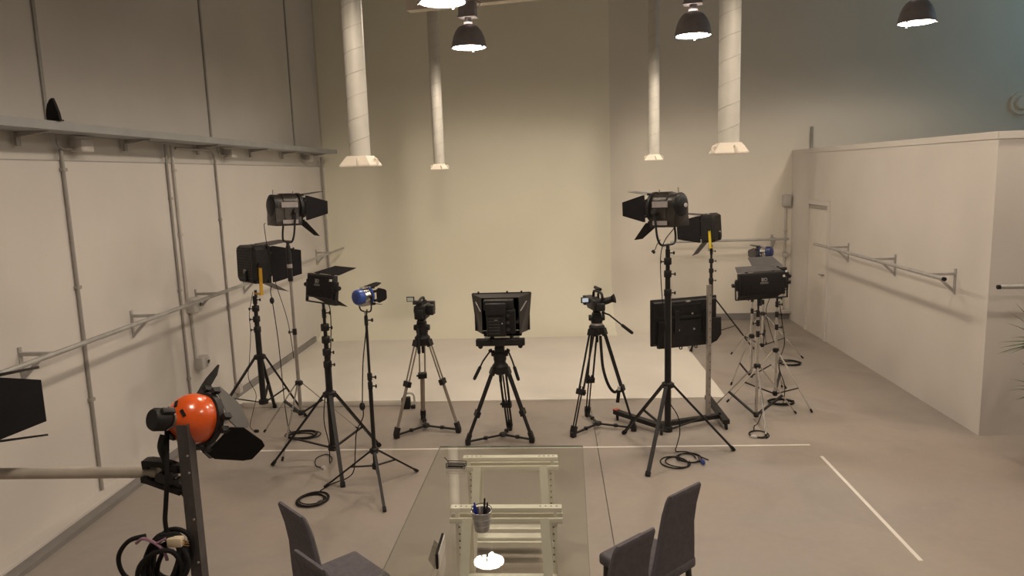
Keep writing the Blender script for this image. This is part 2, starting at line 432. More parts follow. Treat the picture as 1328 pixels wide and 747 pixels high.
make_duct('slim far spiral duct hanging close to the back wall at left', -1.684, 11.3, 2.842, .083, 'spiral ducts')
make_duct('slim far spiral duct hanging close to the back wall at right', 1.536, 11.3, 2.876, .083, 'spiral ducts')

# ================================================================== CABLE TRAY + CONDUITS
t = thing('cable_tray', 'long grey steel cable tray running along the left wall', 'tray', (0, 0, 0))
MB().box((-3.925, 5.1, 3.192), (.33, 16.0, .006)).box((-3.76, 5.1, 3.222), (.008, 16.0, .066)).box((-4.088, 5.1, 3.222), (.008, 16.0, .066)).build('channel', TRAYM, t, smooth=False)
for y in (1.1, 2.55, 4.0, 5.6, 7.06, 8.55, 10.07, 11.3, 12.7):
    m = MB().box((-4.09, y, 3.135), (.02, .05, .11))
    m.sheet([(-4.085, y, 3.188), (-3.84, y, 3.188), (-3.84, y, 3.178), (-4.085, y, 3.145)], .03)
    m.build('bracket', CONDG, t, smooth=False)
def jbox(label, loc, size, extra=None):
    t = thing('junction_box', label, 'box', loc)
    MB().box((0, 0, 0), size, bev=.006).build('box_body', CONDW, t)
    MB().box((size[0]/2, 0, 0), (.006, size[1]*.9, size[2]*.9), bev=.002).build('lid', CONDW, t)
    if extra: MB().tube(spline(extra, 5), .011, 8).build('elbow', CONDG, t)
    return t
jbox('grey junction box under the tray near the black flag', (-4.03, 6.30, 3.105), (.10, .17, .11), [(-.03, -.28, .07), (-.03, -.27, .0), (-.03, -.22, -.03), (-.03, -.08, -.03)])
jbox('small junction box under the tray between its far brackets', (-4.03, 9.30, 3.11), (.10, .17, .10), [(-.03, -.3, .06), (-.03, -.24, -.02), (-.03, -.08, -.02)])
jbox('far small junction box under the tray beside the corner', (-4.03, 12.35, 3.11), (.10, .2, .10), [(-.03, -.32, .06), (-.03, -.26, -.02), (-.03, -.1, -.02)])
def conduit(label, pts, r, m, clips=()):
    t = thing('conduit', label, 'conduit', (0, 0, 0))
    MB().tube(pts, r, 10).build('pipe', m, t)
    for c in clips: MB().box(c, (r*2.6, r*3.4, .03), bev=.003).build('clip', m, t)
    return t
xw = WL+.016
conduit('long grey conduit down the left wall, nearest the viewer', [(xw, 6.09, 3.07), (xw, 6.09, .07)], .017, CONDG, [(xw, 6.09, z) for z in (2.9, 1.9, .9)])
conduit('thin conduit of the pair, running down to the skirting', [(xw, 7.80, 3.17), (xw, 7.82, .07)], .014, CONDG, [(xw, 7.81, z) for z in (2.6, 1.6, .6)])
conduit('thicker conduit of the pair, ending at the wall outlets', [(xw, 7.93, 3.17), (xw, 7.95, 1.47)], .018, CONDW, [(xw, 7.94, z) for z in (2.9, 2.2)])
conduit('short pale conduit between the two wall outlets', [(xw, 8.0, 1.33), (xw, 8.02, .78)], .018, CONDW)
conduit('conduit with a bent top from under the tray, by the tall softlight', spline([(xw, 8.02, 3.14), (xw, 8.55, 3.14), (xw, 8.85, 3.14), (xw, 8.95, 3.04), (xw, 8.96, 2.85), (xw, 8.97, 2.0), (xw, 8.98, .16)], 6), .014, CONDG, [(xw, 8.965, z) for z in (2.3, 1.2)])
conduit('dark corner conduit where left wall meets the cyclorama', [(xw+.02, 13.15, 3.14), (xw+.02, 13.15, .9)], .02, CONDG)
def outlet(label, loc, size, socket=True, face='x'):
    t = thing('wall_outlet', label, 'outlet', loc)
    if face == 'x':
        MB().box((0, 0, 0), size, bev=.008).build('box_body', PLASTIC, t)
        MB().box((size[0]/2, size[1]*.25, 0), (.012, size[1]*.42, size[2]*.7), bev=.003).build('socket_cover', PLASTIC, t)
        MB().cyl((size[0]/2+.0, size[1]*.25, 0), (size[0]/2+.014, size[1]*.25, -.006), .022, seg=14).build('socket', DGREY, t)
    else:
        MB().box((0, 0, 0), size, bev=.008).build('box_body', PLASTIC, t)
        if socket: MB().cyl((0, -size[1]/2, 0), (0, -size[1]/2-.05, -.02), .045, .035, seg=16).build('socket', DGREY, t)
    return t
outlet('double white outlet box on the left wall behind the handrail', (-4.05, 8.02, 1.40), (.10, .17, .16))
outlet('lower white outlet box on the left wall above the orange lamp', (-4.05, 8.08, .72), (.10, .17, .14))
jbox('small low box at the foot of the bent conduit', (-4.06, 8.98, .14), (.08, .09, .11))
yw = YB-.016
conduit('pale conduit down the back wall in the right corner', [(4.13, yw, 2.05), (4.12, yw, .12)], .018, CONDW, [(4.125, yw, z) for z in (1.6, .9)])
outlet('grey switch box at the top of the corner conduit', (4.13, YB-.05, 2.13), (.14, .10, .20), False, 'y')
outlet('round grey socket box on the back wall beside the black panel light', (4.10, YB-.045, .80), (.16, .09, .11), True, 'y')
outlet('small round junction cover halfway up the corner conduit', (4.127, YB-.04, 1.17), (.075, .07, .075), False, 'y')
tag(MB().box((4.13, YB-.09, .15), (.28, .10, .06), bev=.01).build('foot_box', CONDW), 'small pale box at the foot of the corner conduit', 'box')
tag(MB().cyl((4.53, YB-.05, 3.02), (4.53, YB-.05, 3.39), .022, seg=10).build('pipe_stub', CONDG), 'short grey pipe stub rising above the far end of the partition', 'pipe')
# black flag standing on the tray
m = MB()
m.sheet([(-3.79+x, 5.62, 3.257+z) for x, z in [(.052, 0), (.045, .06), (.025, .13), (.010, .172), (-.012, .16), (-.034, .125), (-.047, .085), (-.052, .045), (-.050, 0)]], .03)
t = thing('black_flag', 'black curved flag standing on the cable tray', 'flag', (0, 0, 0))
m.build('panel', BLACKM, t); MB().bar((-3.93, 5.62, 3.261), (-3.73, 5.62, 3.261), .05, .010).build('foot', BLACKM, t)

# ================================================================== WALL RAILS (trussed bars)
def bracket(t, p, d, arm, mtl):
    # p: wall point (x,y), d: unit direction into room
    x, y = p; dx, dy = d
    m = MB(); q = (-dy, dx)
    m.bar((x+dx*.006, y+dy*.006, 1.285), (x+dx*.006, y+dy*.006, 1.555), .034, .012, (dx, dy, 0))
    m.bar((x+dx*.01, y+dy*.01, 1.50), (x+dx*arm, y+dy*arm, 1.50), .028, .028)
    m.bar((x+dx*.01, y+dy*.01, 1.31), (x+dx*arm*.62, y+dy*arm*.62, 1.492), .026, .024)
    m.build('bracket', mtl, t, smooth=False)
t = thing('wall_rail', 'long grey trussed handrail along the left wall', 'rail', (0, 0, 0))
MB().cyl((-3.80, 1.0, 1.505), (-3.80, 13.25, 1.505), .021, seg=12).build('bar', GALV, t)
for y in (2.2, 3.75, 5.33, 6.86, 8.18, 9.51, 12.59): bracket(t, (WL, y), (1, 0), .31, GALV)
t = thing('wall_rail', 'grey trussed handrail on the partition wall at right', 'rail', (0, 0, 0))
MB().cyl((3.92, 7.60, 1.565), (3.92, 11.3, 1.565), .021, seg=12).build('bar', GALV, t)
MB().cyl((3.92, 7.575, 1.565), (3.92, 7.60, 1.565), .021, seg=12).build('end_cap', RUBBER, t)
o = t
for y in (7.96, 9.34, 10.80): bracket(t, (WR, y), (-1, 0), .32, GALV)
for c_ in t.children:
    if c_.name.startswith('bracket'): c_.location.z = .06
t = thing('wall_rail', 'grey trussed handrail on the back wall behind the right lights', 'rail', (0, 0, 0))
MB().cyl((2.06, 13.08, 1.475), (4.10, 13.08, 1.475), .021, seg=12).build('bar', GALV, t)
for x in (2.80, 3.90): bracket(t, (x, YB), (0, -1), .33, GALV)
for c_ in t.children:
    if c_.name.startswith('bracket'): c_.location.z = -.025
t = thing('wall_rail', 'grey handrail on the partition front above the plant', 'rail', (0, 0, 0))
MB().cyl((4.16, 7.06, 1.56), (8.2, 7.06, 1.56), .021, seg=12).build('bar', GALV, t)
MB().cyl((4.135, 7.06, 1.56), (4.16, 7.06, 1.56), .021, seg=12).build('end_cap', RUBBER, t)
for x in (4.9, 6.4, 7.9): bracket(t, (x, YF), (0, -1), .32, GALV)
for c_ in t.children:
    if c_.name.startswith('bracket'): c_.location.z = .06
# round disc fitting on the far upper wall
t = thing('wall_vent', 'round pale vent on the upper back wall at the right edge', 'vent', (8.02, YB, 3.66), 0)
MB().lathe([(.05, .02), (.16, .05), (.185, .05), (.19, .03), (.19, 0)], 28, RX(PI/2)).build('disc', DIFFM, t)
MB().lathe([(.0005, .10), (.10, .09), (.12, .05)], 24, RX(PI/2)).build('valve', DIFFM, t)

# ================================================================== LIGHT STANDS
def make_stand(label, c, feet, top, collar, hub, colmat, legmat, blk, r=.017, sections=(), topblk=None, frac=.55, bracemat=None, legw=.034, group='light stands'):
    cx, cy = c
    t = thing('light_stand', label, 'stand', (cx, cy, 0), 0, group)
    zs = [z for z, _ in sections]
    lo = hub-.02
    b0 = zs[0] if zs else top-.12
    MB().cyl((0, 0, lo), (0, 0, b0), r, seg=14).build('column', colmat, t)
    bw, bh = (legw*.8, .010) if bracemat is None else (.030, .014)
    rr = r; prev = b0
    tops = zs[1:]+[top]
    for i, z1 in enumerate(tops):
        rr *= .82
        MB().cyl((0, 0, prev-.05), (0, 0, z1), rr, seg=12).build('upper_tube', colmat if not topblk or i < len(tops)-1 else topblk, t)
        prev = z1
    for z, side in sections:
        k = MB().lathe([(r*1.1, z-.045), (r*1.2, z-.04), (r*1.2, z+.012), (r*1.05, z+.02)], 14).build('collar', blk, t)
        MB().cyl((0, 0, z-.015), (side*(r+.03), -.01, z-.015), .006, seg=8).ball((side*(r+.036), -.012, z-.015), .014, (.6, 1, 1.3), 10, 8).build('knob', blk, k)
    MB().lathe([(r*1.2, collar-.035), (r*1.9, collar-.03), (r*1.9, collar+.012), (r*1.3, collar+.022)], 16).build('leg_collar', blk, t)
    MB().lathe([(r*1.15, hub-.03), (r*1.6, hub-.025), (r*1.6, hub+.02), (r*1.2, hub+.028)], 16).build('brace_hub', blk, t)
    for (fx, fy) in feet:
        dx, dy = fx-cx, fy-cy; L = math.hypot(dx, dy); ux, uy = dx/L, dy/L
        a = Vector((ux*r*1.7, uy*r*1.7, collar-.01)); b = Vector((dx, dy, .012))
        lg = MB().bar(a, b, legw, legw*.62).build('leg', legmat, t, smooth=False)
        d = (a-b).normalized()
        MB().bar(b-d*.006, b+d*.035, legw*1.25, legw*.95).build('rubber_foot', RUBBER, lg, smooth=False)
        MB().box(a, (.02, .02, .035), RZ(math.atan2(uy, ux)).to_3x3()).build('pivot', blk, lg, smooth=False)
        q = a+(b-a)*frac
        MB().bar((ux*r*1.3, uy*r*1.3, hub), q, bw, bh).build('brace', bracemat or legmat, t, smooth=False)
    MB().cyl((0, 0, top-.09), (0, 0, top-.01), rr*1.35, seg=12).cyl((0, 0, top-.045), (rr+.035, 0, top-.045), .006, seg=8).ball((rr+.04, 0, top-.045), .014, (.7, 1, 1.3), 10, 8).build('top_socket', blk, t)
    return t
# ------------------------------------------------------------------ lamp heads (local +Y = beam direction, origin = stand top)
def barn(t, M, a, hz, y0, L, ang, w, w2, mtl, which='LRTB', cut=0.0, labels=None):
    # a: half width of frame in x, hz: half height; ang: dict of opening angles
    out = {}
    for s in which:
        p = ang[s] if isinstance(ang, dict) else ang
        l = L[s] if isinstance(L, dict) else L
        if s in 'LR':
            k = -1 if s == 'L' else 1
            f = lambda u, v: (k*(a+u*math.sin(p)), y0+u*math.cos(p), v)
            ww, w2_ = w[1], w2[1]
        else:
            k = -1 if s == 'B' else 1
            f = lambda u, v: (v, y0+u*math.cos(p), k*(hz+u*math.sin(p)))
            ww, w2_ = w[0], w2[0]
        pts = [f(.01, -ww), f(l*.12, -ww), f(l, -w2_), f(l, w2_), f(l*.12, ww), f(.01, ww)]
        if cut: pts = [f(.01, -ww*.8), f(l*.3, -ww), f(l*.86, -w2_*1.05), f(l, -w2_*.7), f(l, w2_*.7), f(l*.86, w2_*1.05), f(l*.3, ww), f(.01, ww*.8)]
        o = MB().sheet(pts, .003).build('barn_door', mtl[s] if isinstance(mtl, dict) else mtl, t, M, smooth=False)
        for v in (-ww*.6, ww*.6):
            MB().box(Vector(f(0.0, v)), (.02, .03, .02)).build('hinge', BLACK, o, M, smooth=False)
        out[s] = o
    return out

def make_fresnel(label, loc, rotz, tilt, ang, L, scale=1.0, group='large fresnel lamps', badge=False):
    t = thing('fresnel_lamp', label, 'lamp', loc, rotz, group)
    pz = .375
    M = TR(0, 0, pz) @ RX(tilt)
    R = .125
    # body: round top, squared lower housing, swept along Y
    def ring(y, k, kz=1.0):
        o = []
        for i in range(9): 
            a = PI*i/8; o.append((R*k*math.cos(a), y, R*k*math.sin(a)*1.0+.02))
        o += [(-R*k, y, -.09*k), (-R*k*1.05, y, -.10*k), (-R*k*1.05, y, -.175*kz), (R*k*1.05, y, -.175*kz), (R*k*1.05, y, -.10*k), (R*k, y, -.09*k)]
        return o
    MB().loft([ring(-.15, .80, .96), ring(-.145, .93), ring(-.06, .93), ring(-.055, 1), ring(.09, 1), ring(.095, .95), ring(.12, .95)]).build('housing', FRES, t, M)
    b = MB()
    for i in range(7):
        a = PI*(.14+.72*i/6)
        b.box((R*1.0*math.cos(a), .015, R*1.0*math.sin(a)+.02), (.014, .14, .006), RY(-(a-PI/2)).to_3x3())
    b.build('cooling_fins', FRES, t, M, smooth=False)
    # round back cap with badge
    MB().lathe([(.0005, -.03), (.06, -.028), (.10, -.012), (.108, .0), (.108, .02)], 28, TR(0, -.145, .02) @ RX(PI/2) @ RX(PI) , caps=False).lathe([(.11, 0), (.118, .004), (.118, .03), (.11, .034)], 28, TR(0, -.115, .02) @ RX(PI/2), caps=False).build('back_cap', BLACK, t, M)
    if badge: MB().lathe([(.0005, .003), (.026, .002), (.028, 0)], 20, TR(.03, -.177, .02) @ RX(PI/2) @ Matrix.Diagonal((1, .72, 1, 1))).build('badge', WHITE, t, M, label='small pale oval badge')
    # front ring
    MB().lathe([(.128, 0), (.15, 0), (.152, .03), (.14, .036), (.126, .036), (.126, .0)], 32, TR(0, .115, .0) @ RX(-PI/2), caps=False).build('front_ring', BLACK, t, M)
    MB().lathe([(.0005, .022), (.07, .016), (.127, .0)], 28, TR(0, .12, 0) @ RX(-PI/2), caps=False).build('lens', LENSM, t, M)
    # labels on both flanks
    for s in (-1, 1):
        MB().box((s*R*1.005, .0, .035), (.006, .17, .055)).build('maker_plate', LABEL, t, M, smooth=False, label='pale rating plate')
        MB().box((s*R*1.055, .0, -.135), (.004, .16, .04)).build('lower_plate', LABEL, t, M, smooth=False, label='pale lower plate')
        MB().cyl((s*R, .05, -.03), (s*(R+.04), .05, -.03), .03, .024, seg=14).build('tilt_knob', DGREY, t, M)
    MB().cyl((0, -.12, .14), (0, -.12, .185), .006, seg=8).cyl((.0, .09, .14), (.0, .09, .17), .006, seg=8).build('top_pin', STEEL, t, M)
    # yoke
    yw_ = R+.022
    pts = spline([(-yw_, .05, pz-.03), (-yw_, .03, pz-.16), (-yw_*.98, .012, .10), (-yw_*.72, 0, .035), (0, 0, .028), (yw_*.72, 0, .035), (yw_*.98, .012, .10), (yw_, .03, pz-.16), (yw_, .05, pz-.03)], 6)
    MB().tube(pts, .0105, 8).build('yoke', BLACK, t)
    MB().cyl((0, 0, -.03), (0, 0, .035), .017, seg=12).build('spigot', DGREY, t)
    barn(t, M, .13, .13, .155, L, ang, (.125, .125), (.065, .065), {'L': BLACKM, 'R': BLACKM, 'T': GREYLEAF, 'B': BLACKM})
    return t

def make_softlight(label, loc, rotz, lever, group='fluorescent softlights', tilt=0.0, topangle=.12, botangle=.5, botmat=None, side=1):
    t = thing('softlight', label, 'lamp', loc, rotz, group)
    W, H, D = .41, .41, .15
    pz = .35 if side > 0 else .31
    M = TR(0, 0, pz) @ RX(tilt)
    hw, hh = W/2, H/2
    def sect(y, k): 
        c = .04
        return [(-hw*k+c, y, -hh*k), (hw*k-c, y, -hh*k), (hw*k, y, -hh*k+c), (hw*k, y, hh*k-c), (hw*k-c, y, hh*k), (-hw*k+c, y, hh*k), (-hw*k, y, hh*k-c), (-hw*k, y, -hh*k+c)]
    MB().loft([sect(-D/2-.02, .93), sect(-D/2+.01, 1), sect(D/2, 1)]).build('housing', BLACK, t, M, smooth=False)
    g = MB()
    for i in range(9):
        g.box((-hw*.8+i*hw*.2, -D/2-.022, .02), (.012, .008, H*.78))
    for i in range(11):
        g.box((0, -D/2-.021, -H*.36+i*H*.075), (W*.84, .006, .008))
    g.build('vent_grille', DGREY, t, M, smooth=False)
    MB().box((hw*.15, -D/2-.035, -hh*.62), (.05, .03, .12), bev=.005).build('ballast_box', BLACK, t, M)
    MB().box((hw*.15, -D/2-.04, -hh*.35), (.03, .02, .04)).build('switch', LABEL, t, M, smooth=False)
    MB().box((0, D/2+.012, 0), (W*1.0, .03, H*1.0)).build('front_frame', BLACK, t, M, smooth=False)
    MB().box((0, D/2+.028, 0), (W*.86, .008, H*.84)).build('diffuser', PLASTIC, t, M, smooth=False)
    MB().box((hw*.62, 0, hh+.008), (.09, .10, .014)).build('top_latch', GREYLEAF, t, M, smooth=False)
    barn(t, M, hw, hh, D/2+.03, {'L': .36, 'R': .36, 'T': .30, 'B': .26}, {'L': .06, 'R': .06, 'T': topangle, 'B': botangle}, (hw*.93, hh*.98), (hw*.72, hh*.66), {'L': BLACKM, 'R': BLACKM, 'T': GREYLEAF, 'B': botmat or GREYLEAF})
    # lever and yoke
    MB().bar((side*(hw+.012), -.03, .02), (side*(hw+.012), -.03, -pz+.025), .035, .012, (1, 0, 0)).bar((side*(hw+.018), -.03, -pz+.028), (side*.03, -.01, -pz+.025), .035, .012).build('lever_bracket', lever, t, M, smooth=False, label='yellow bracket arm')
    MB().cyl((side*hw, -.03, 0), (side*(hw+.035), -.03, 0), .028, seg=14).build('tilt_knob', BLACK, t, M)
    MB().cyl((0, 0, -.03), (0, 0, .055), .016, seg=12).build('spigot', DGREY, t)
    return t

def make_ledpanel(label, loc, rotz, W=.48, H=.25, tilt=.0, topang=.25, group='flat LED panel lights', emb=True, leafm=None, roll=0.0, toplen=.22, emx=-.03):
    t = thing('led_panel', label, 'lamp', loc, rotz, group)
    pz = .205
    M = TR(0, 0, pz) @ RX(tilt) @ RY(roll)
    MB().box((0, 0, 0), (W, .055, H), bev=.008).build('panel_body', BLACK, t, M)
    MB().box((0, -.03, 0), (W*.92, .012, H*.86), bev=.004).build('back_cover', BLACKF, t, M)
    MB().box((0, .030, 0), (W*.9, .006, H*.86)).build('diffuser', PLASTIC, t, M, smooth=False)
    if emb:
        e = MB()
        # a square badge holding a round letter-like mark, two short lines of print below
        k_ = .62; y_ = -.0375
        e.box((emx-.030*k_, y_, .048), (.034*k_, .003, .062*k_)).box((emx+.002*k_, y_, .048), (.016*k_, .003, .03*k_))
        e.tube([(emx+.022*k_+.024*k_*math.cos(a), y_, .048+.024*k_*math.sin(a)) for a in [PI*2*k/16 for k in range(16)]], .008*k_, 6, closed=True)
        e.box((emx, y_, .018), (.14*k_, .002, .010*k_))
        for k in range(9): e.box((emx-.062*k_+k*.0155*k_, y_, .006), (.011*k_, .002, .009*k_))
        e.build('printed_logo', PRINT, t, M, label='pale printed badge and lines')
    for s in (-1, 1):
        MB().box((s*(W/2+.012), -.0, .0), (.02, .045, H*.5), bev=.004).build('corner_guard', BLACK, t, M)
        MB().cyl((s*(W/2), 0, 0), (s*(W/2+.05), 0, 0), .010, seg=8).cyl((s*(W/2+.04), 0, 0), (s*(W/2+.065), 0, 0), .024, .02, seg=12).build('tilt_knob', BLACK, t, M)
    MB().box((W/2-.02, -.04, H*.30), (.022, .02, .022), bev=.003).build('switch', WHITE, t, M, label='small white switch')
    hy = W/2+.028
    MB().box((-hy, 0, (pz+.05)/2+.02), (.008, .03, pz-.0)).box((hy, 0, (pz+.05)/2+.02), (.008, .03, pz-.0)).box((0, 0, .048), (hy*2, .03, .010)).build('yoke', BLACK, t, M @ TR(0, 0, -pz), smooth=False)
    MB().cyl((0, 0, -.03), (0, 0, .05), .014, seg=12).build('spigot', DGREY, t)
    lm = leafm or BLACKM
    barn(t, M, W/2, H/2, .03, {'T': toplen, 'B': .16, 'L': .12, 'R': .12}, {'T': topang, 'B': .45, 'L': 1.2, 'R': 1.2}, (W*.48, H*.45), (W*.40, H*.30), {'T': lm, 'B': BLACKM, 'L': BLACKM, 'R': BLACKM}, which='TB')
    return t

def make_smallfresnel(label, loc, rotz, tilt=0.0, group='small blue fresnel lamps', s=1.0, leafm=None, paint=None):
    BL = paint or BLUE
    t = thing('small_fresnel', label, 'lamp', loc, rotz, group)
    pz = .165*s
    M = TR(0, 0, pz) @ RX(tilt) @ Matrix.Scale(s, 4)
    R = .066
    MB().lathe([(.0005, -.10), (.045, -.10), (.062, -.09), (R, -.07), (R, -.035)], 24, RX(-PI/2), caps=False).build('back_housing', BL, t, M, label='blue ribbed back')
    rb = MB()
    for k in range(7): rb.box((0, -.101, -.039+k*.013), (.092-abs(k-3)*.012, .008, .005))
    rb.build('vent_ribs', BLUEPLUG, t, M, smooth=False)
    MB().lathe([(R-.004, -.035), (R-.004, .03)], 24, RX(-PI/2), caps=True).build('barrel', CHROME, t, M)
    MB().lathe([(R, .03), (R+.008, .032), (R+.008, .05), (R, .055), (R-.01, .055)], 24, RX(-PI/2), caps=False).build('front_housing', BL, t, M)
    MB().lathe([(.0005, .052), (.03, .048), (R-.008, .04)], 24, RX(-PI/2), caps=False).build('lens', LENSM, t, M)
    MB().box((0, -.0, -.066), (.07, .11, .03), bev=.004).build('base_box', STEEL, t, M)
    MB().box((0, .0, .072), (.05, .07, .014), bev=.003).build('top_vent', CHROME, t, M)
    yw_ = R+.016
    MB().tube(spline([(-yw_, 0, 0), (-yw_, 0, -.07), (-yw_*.8, 0, -.125), (0, 0, -.135), (yw_*.8, 0, -.125), (yw_, 0, -.07), (yw_, 0, 0)], 5), .0065, 8).build('yoke', BLACK, t, M)
    for k in (-1, 1): MB().cyl((k*R, 0, 0), (k*(yw_+.022), 0, 0), .012, seg=10).build('tilt_knob', BLACK, t, M)
    MB().cyl((0, 0, -.03), (0, 0, pz-.13*s), .012, seg=10).build('spigot', STEEL, t)
    barn(t, M, .072, .072, .06, .105, {'L': .25, 'R': .25, 'T': .25, 'B': .2}, (.066, .066), (.045, .045), leafm or BLACKM, cut=1)
    return t

# ------------------------------------------------------------------ stand 1: softlight on the left
make_stand('black light stand carrying the softlight at far left', (-3.335, 8.0), [(-3.86, 7.60), (-2.95, 8.25), (-3.45, 8.6)], 1.49, .80, .27, BLACK, BLACK, BLACK, r=.033, sections=((1.12, -1), (1.24, -1), (1.36, -1)), frac=.52)
make_softlight('black box softlight with yellow arm at far left under a fresnel', (-3.32, 8.0, 1.50), heading(.66, .75), YELLOW, tilt=-.03)
# stand 2: silver stand with fresnel
make_stand('tall bare steel light stand carrying the left fresnel', (-2.715, 7.46), [(-3.235, 7.712), (-2.725, 6.87), (-2.203, 7.774)], 2.10, .64, .31, STEEL, CHROME, BLACK, r=.019, sections=((1.20, -1),), topblk=STEEL, frac=.36, bracemat=BLACK, legw=.016)
make_fresnel('large black fresnel lamp on the tall steel stand at left', (-2.715, 7.46, 2.10), heading(.74, .67), -.03, {'L': .06, 'R': .06, 'T': .14, 'B': .75}, .245)
MB_ = [o for o in COL.objects if o.name == 'light_stand.001'][0]
MB().lathe([(.024, 1.72), (.026, 1.73), (.026, 2.06), (.022, 2.08)], 14).build('clamp_sleeve', BLACK, MB_)
MB().lathe([(.027, 1.86), (.028, 1.865), (.028, 1.895), (.027, 1.90)], 14).build('sleeve_tag', LABEL, MB_)
# stand 3: LED panel on the left
make_stand('black light stand carrying the left panel light', (-2.17, 6.774), [(-2.784, 6.77), (-1.84, 7.248), (-1.938, 6.241)], 1.55, .72, .18, BLACK, BLACK, BLACK, r=.033, sections=((1.02, 1), (1.14, 1), (1.26, 1), (1.38, 1)), frac=.62)
make_ledpanel('black panel light on the left stand with its top flap open', (-2.17, 6.774, 1.555), heading(.62, .78), W=.42, H=.225, tilt=-.12, topang=.30, toplen=.24)
# stand 4: small blue fresnel
make_stand('slim black light stand carrying the small blue lamp', (-1.62, 6.196), [(-1.324, 6.576), (-1.446, 5.742), (-2.10, 6.235)], 1.585, .37, .22, BLACK, BLACK, BLACK, r=.018, sections=((.97, 1), (1.05, 1)), frac=.45, legw=.024)
make_smallfresnel('small blue and chrome fresnel lamp on a slim black stand', (-1.62, 6.196, 1.585), heading(.60, .80), .0)
# stand 8: large fresnel on the right
make_stand('black light stand carrying the right fresnel in front of the television', (1.08, 7.006), [(.703, 7.527), (1.723, 7.024), (.811, 6.422)], 2.01, .69, .24, BLACK, BLACK, BLACK, r=.030, sections=((1.60, 1), (1.78, 1), (1.9, -1)), frac=.50)
make_fresnel('large black fresnel lamp on the tall black stand at right', (1.08, 7.006, 2.015), heading(-.72, .69), -.03, {'L': .08, 'R': .08, 'T': .12, 'B': .72}, .26, badge=True)
# stand 9: softlight behind the television
make_stand('black light stand half hidden behind the television', (2.41, 11.37), [(3.003, 11.137), (2.041, 11.015), (2.53, 11.95)], 1.53, .78, .22, BLACK, BLACK, BLACK, r=.03, sections=((1.05, 1), (1.2, 1), (1.35, 1)), frac=.55, legw=.028)
make_softlight('black softlight with bright yellow arm seen past the right fresnel', (2.41, 11.37, 1.53), heading(-.88, .47), YELLOW2, tilt=-.06, botangle=.85, botmat=GREYLEAF, side=-1)
# group A-D: chromed stands on the right
make_stand('chromed light stand in front of the cluster, under the black panel light', (2.175, 7.903), [(1.821, 8.365), (2.663, 8.1), (2.128, 7.342)], 1.36, .62, .07, CHROME, CHROME, BLACK, r=.017, sections=((.98, 1), (1.10, -1), (1.2, 1)), topblk=BLACK, frac=.62, bracemat=BLACK, legw=.016)
make_ledpanel('black panel light with pale logo on the chromed stands at right', (2.20, 7.903, 1.305), heading(-.10, .99), W=.50, H=.245, tilt=-.02, topang=.22, leafm=GREYLEAF, roll=-.03, toplen=.20, emx=.02)
make_stand('chromed light stand at the right of the cluster, with wide black braces', (2.58, 8.60), [(2.851, 8.132), (2.013, 8.551), (2.82, 9.12)], 1.27, .62, .09, CHROME, CHROME, BLACK, r=.017, sections=((.9, 1), (1.05, 1), (1.17, 1)), topblk=BLACK, frac=.62, bracemat=BLACK, legw=.016)
make_ledpanel('second panel light hidden behind the front one, grey flap raised', (2.49, 8.60, 1.27), heading(-.25, .97), W=.40, H=.22, tilt=.03, topang=.45, emb=False, leafm=GREYLEAF, toplen=.22)
make_stand('chromed light stand at the left back of the cluster', (2.50, 9.36), [(2.222, 9.245), (2.85, 9.05), (2.62, 9.85)], 1.30, .62, .10, CHROME, CHROME, BLACK, r=.016, sections=((.95, 1), (1.1, -1)), topblk=BLACK, frac=.55, bracemat=BLACK, legw=.015)
make_stand('chromed light stand farthest back in the cluster, under the small lamp', (3.07, 10.91), [(2.597, 10.83), (3.539, 10.533), (3.28, 11.44)], 1.34, .60, .12, CHROME, CHROME, BLACK, r=.017, sections=((.78, -1), (1.0, 1)), topblk=STEEL, frac=.55, bracemat=BLACK, legw=.016)
make_smallfresnel('small dark blue fresnel lamp peeping over the right panel lights', (3.07, 10.91, 1.305), heading(-.80, .60), -.10, s=1.2, leafm=GREYLEAF, paint=NAVY)

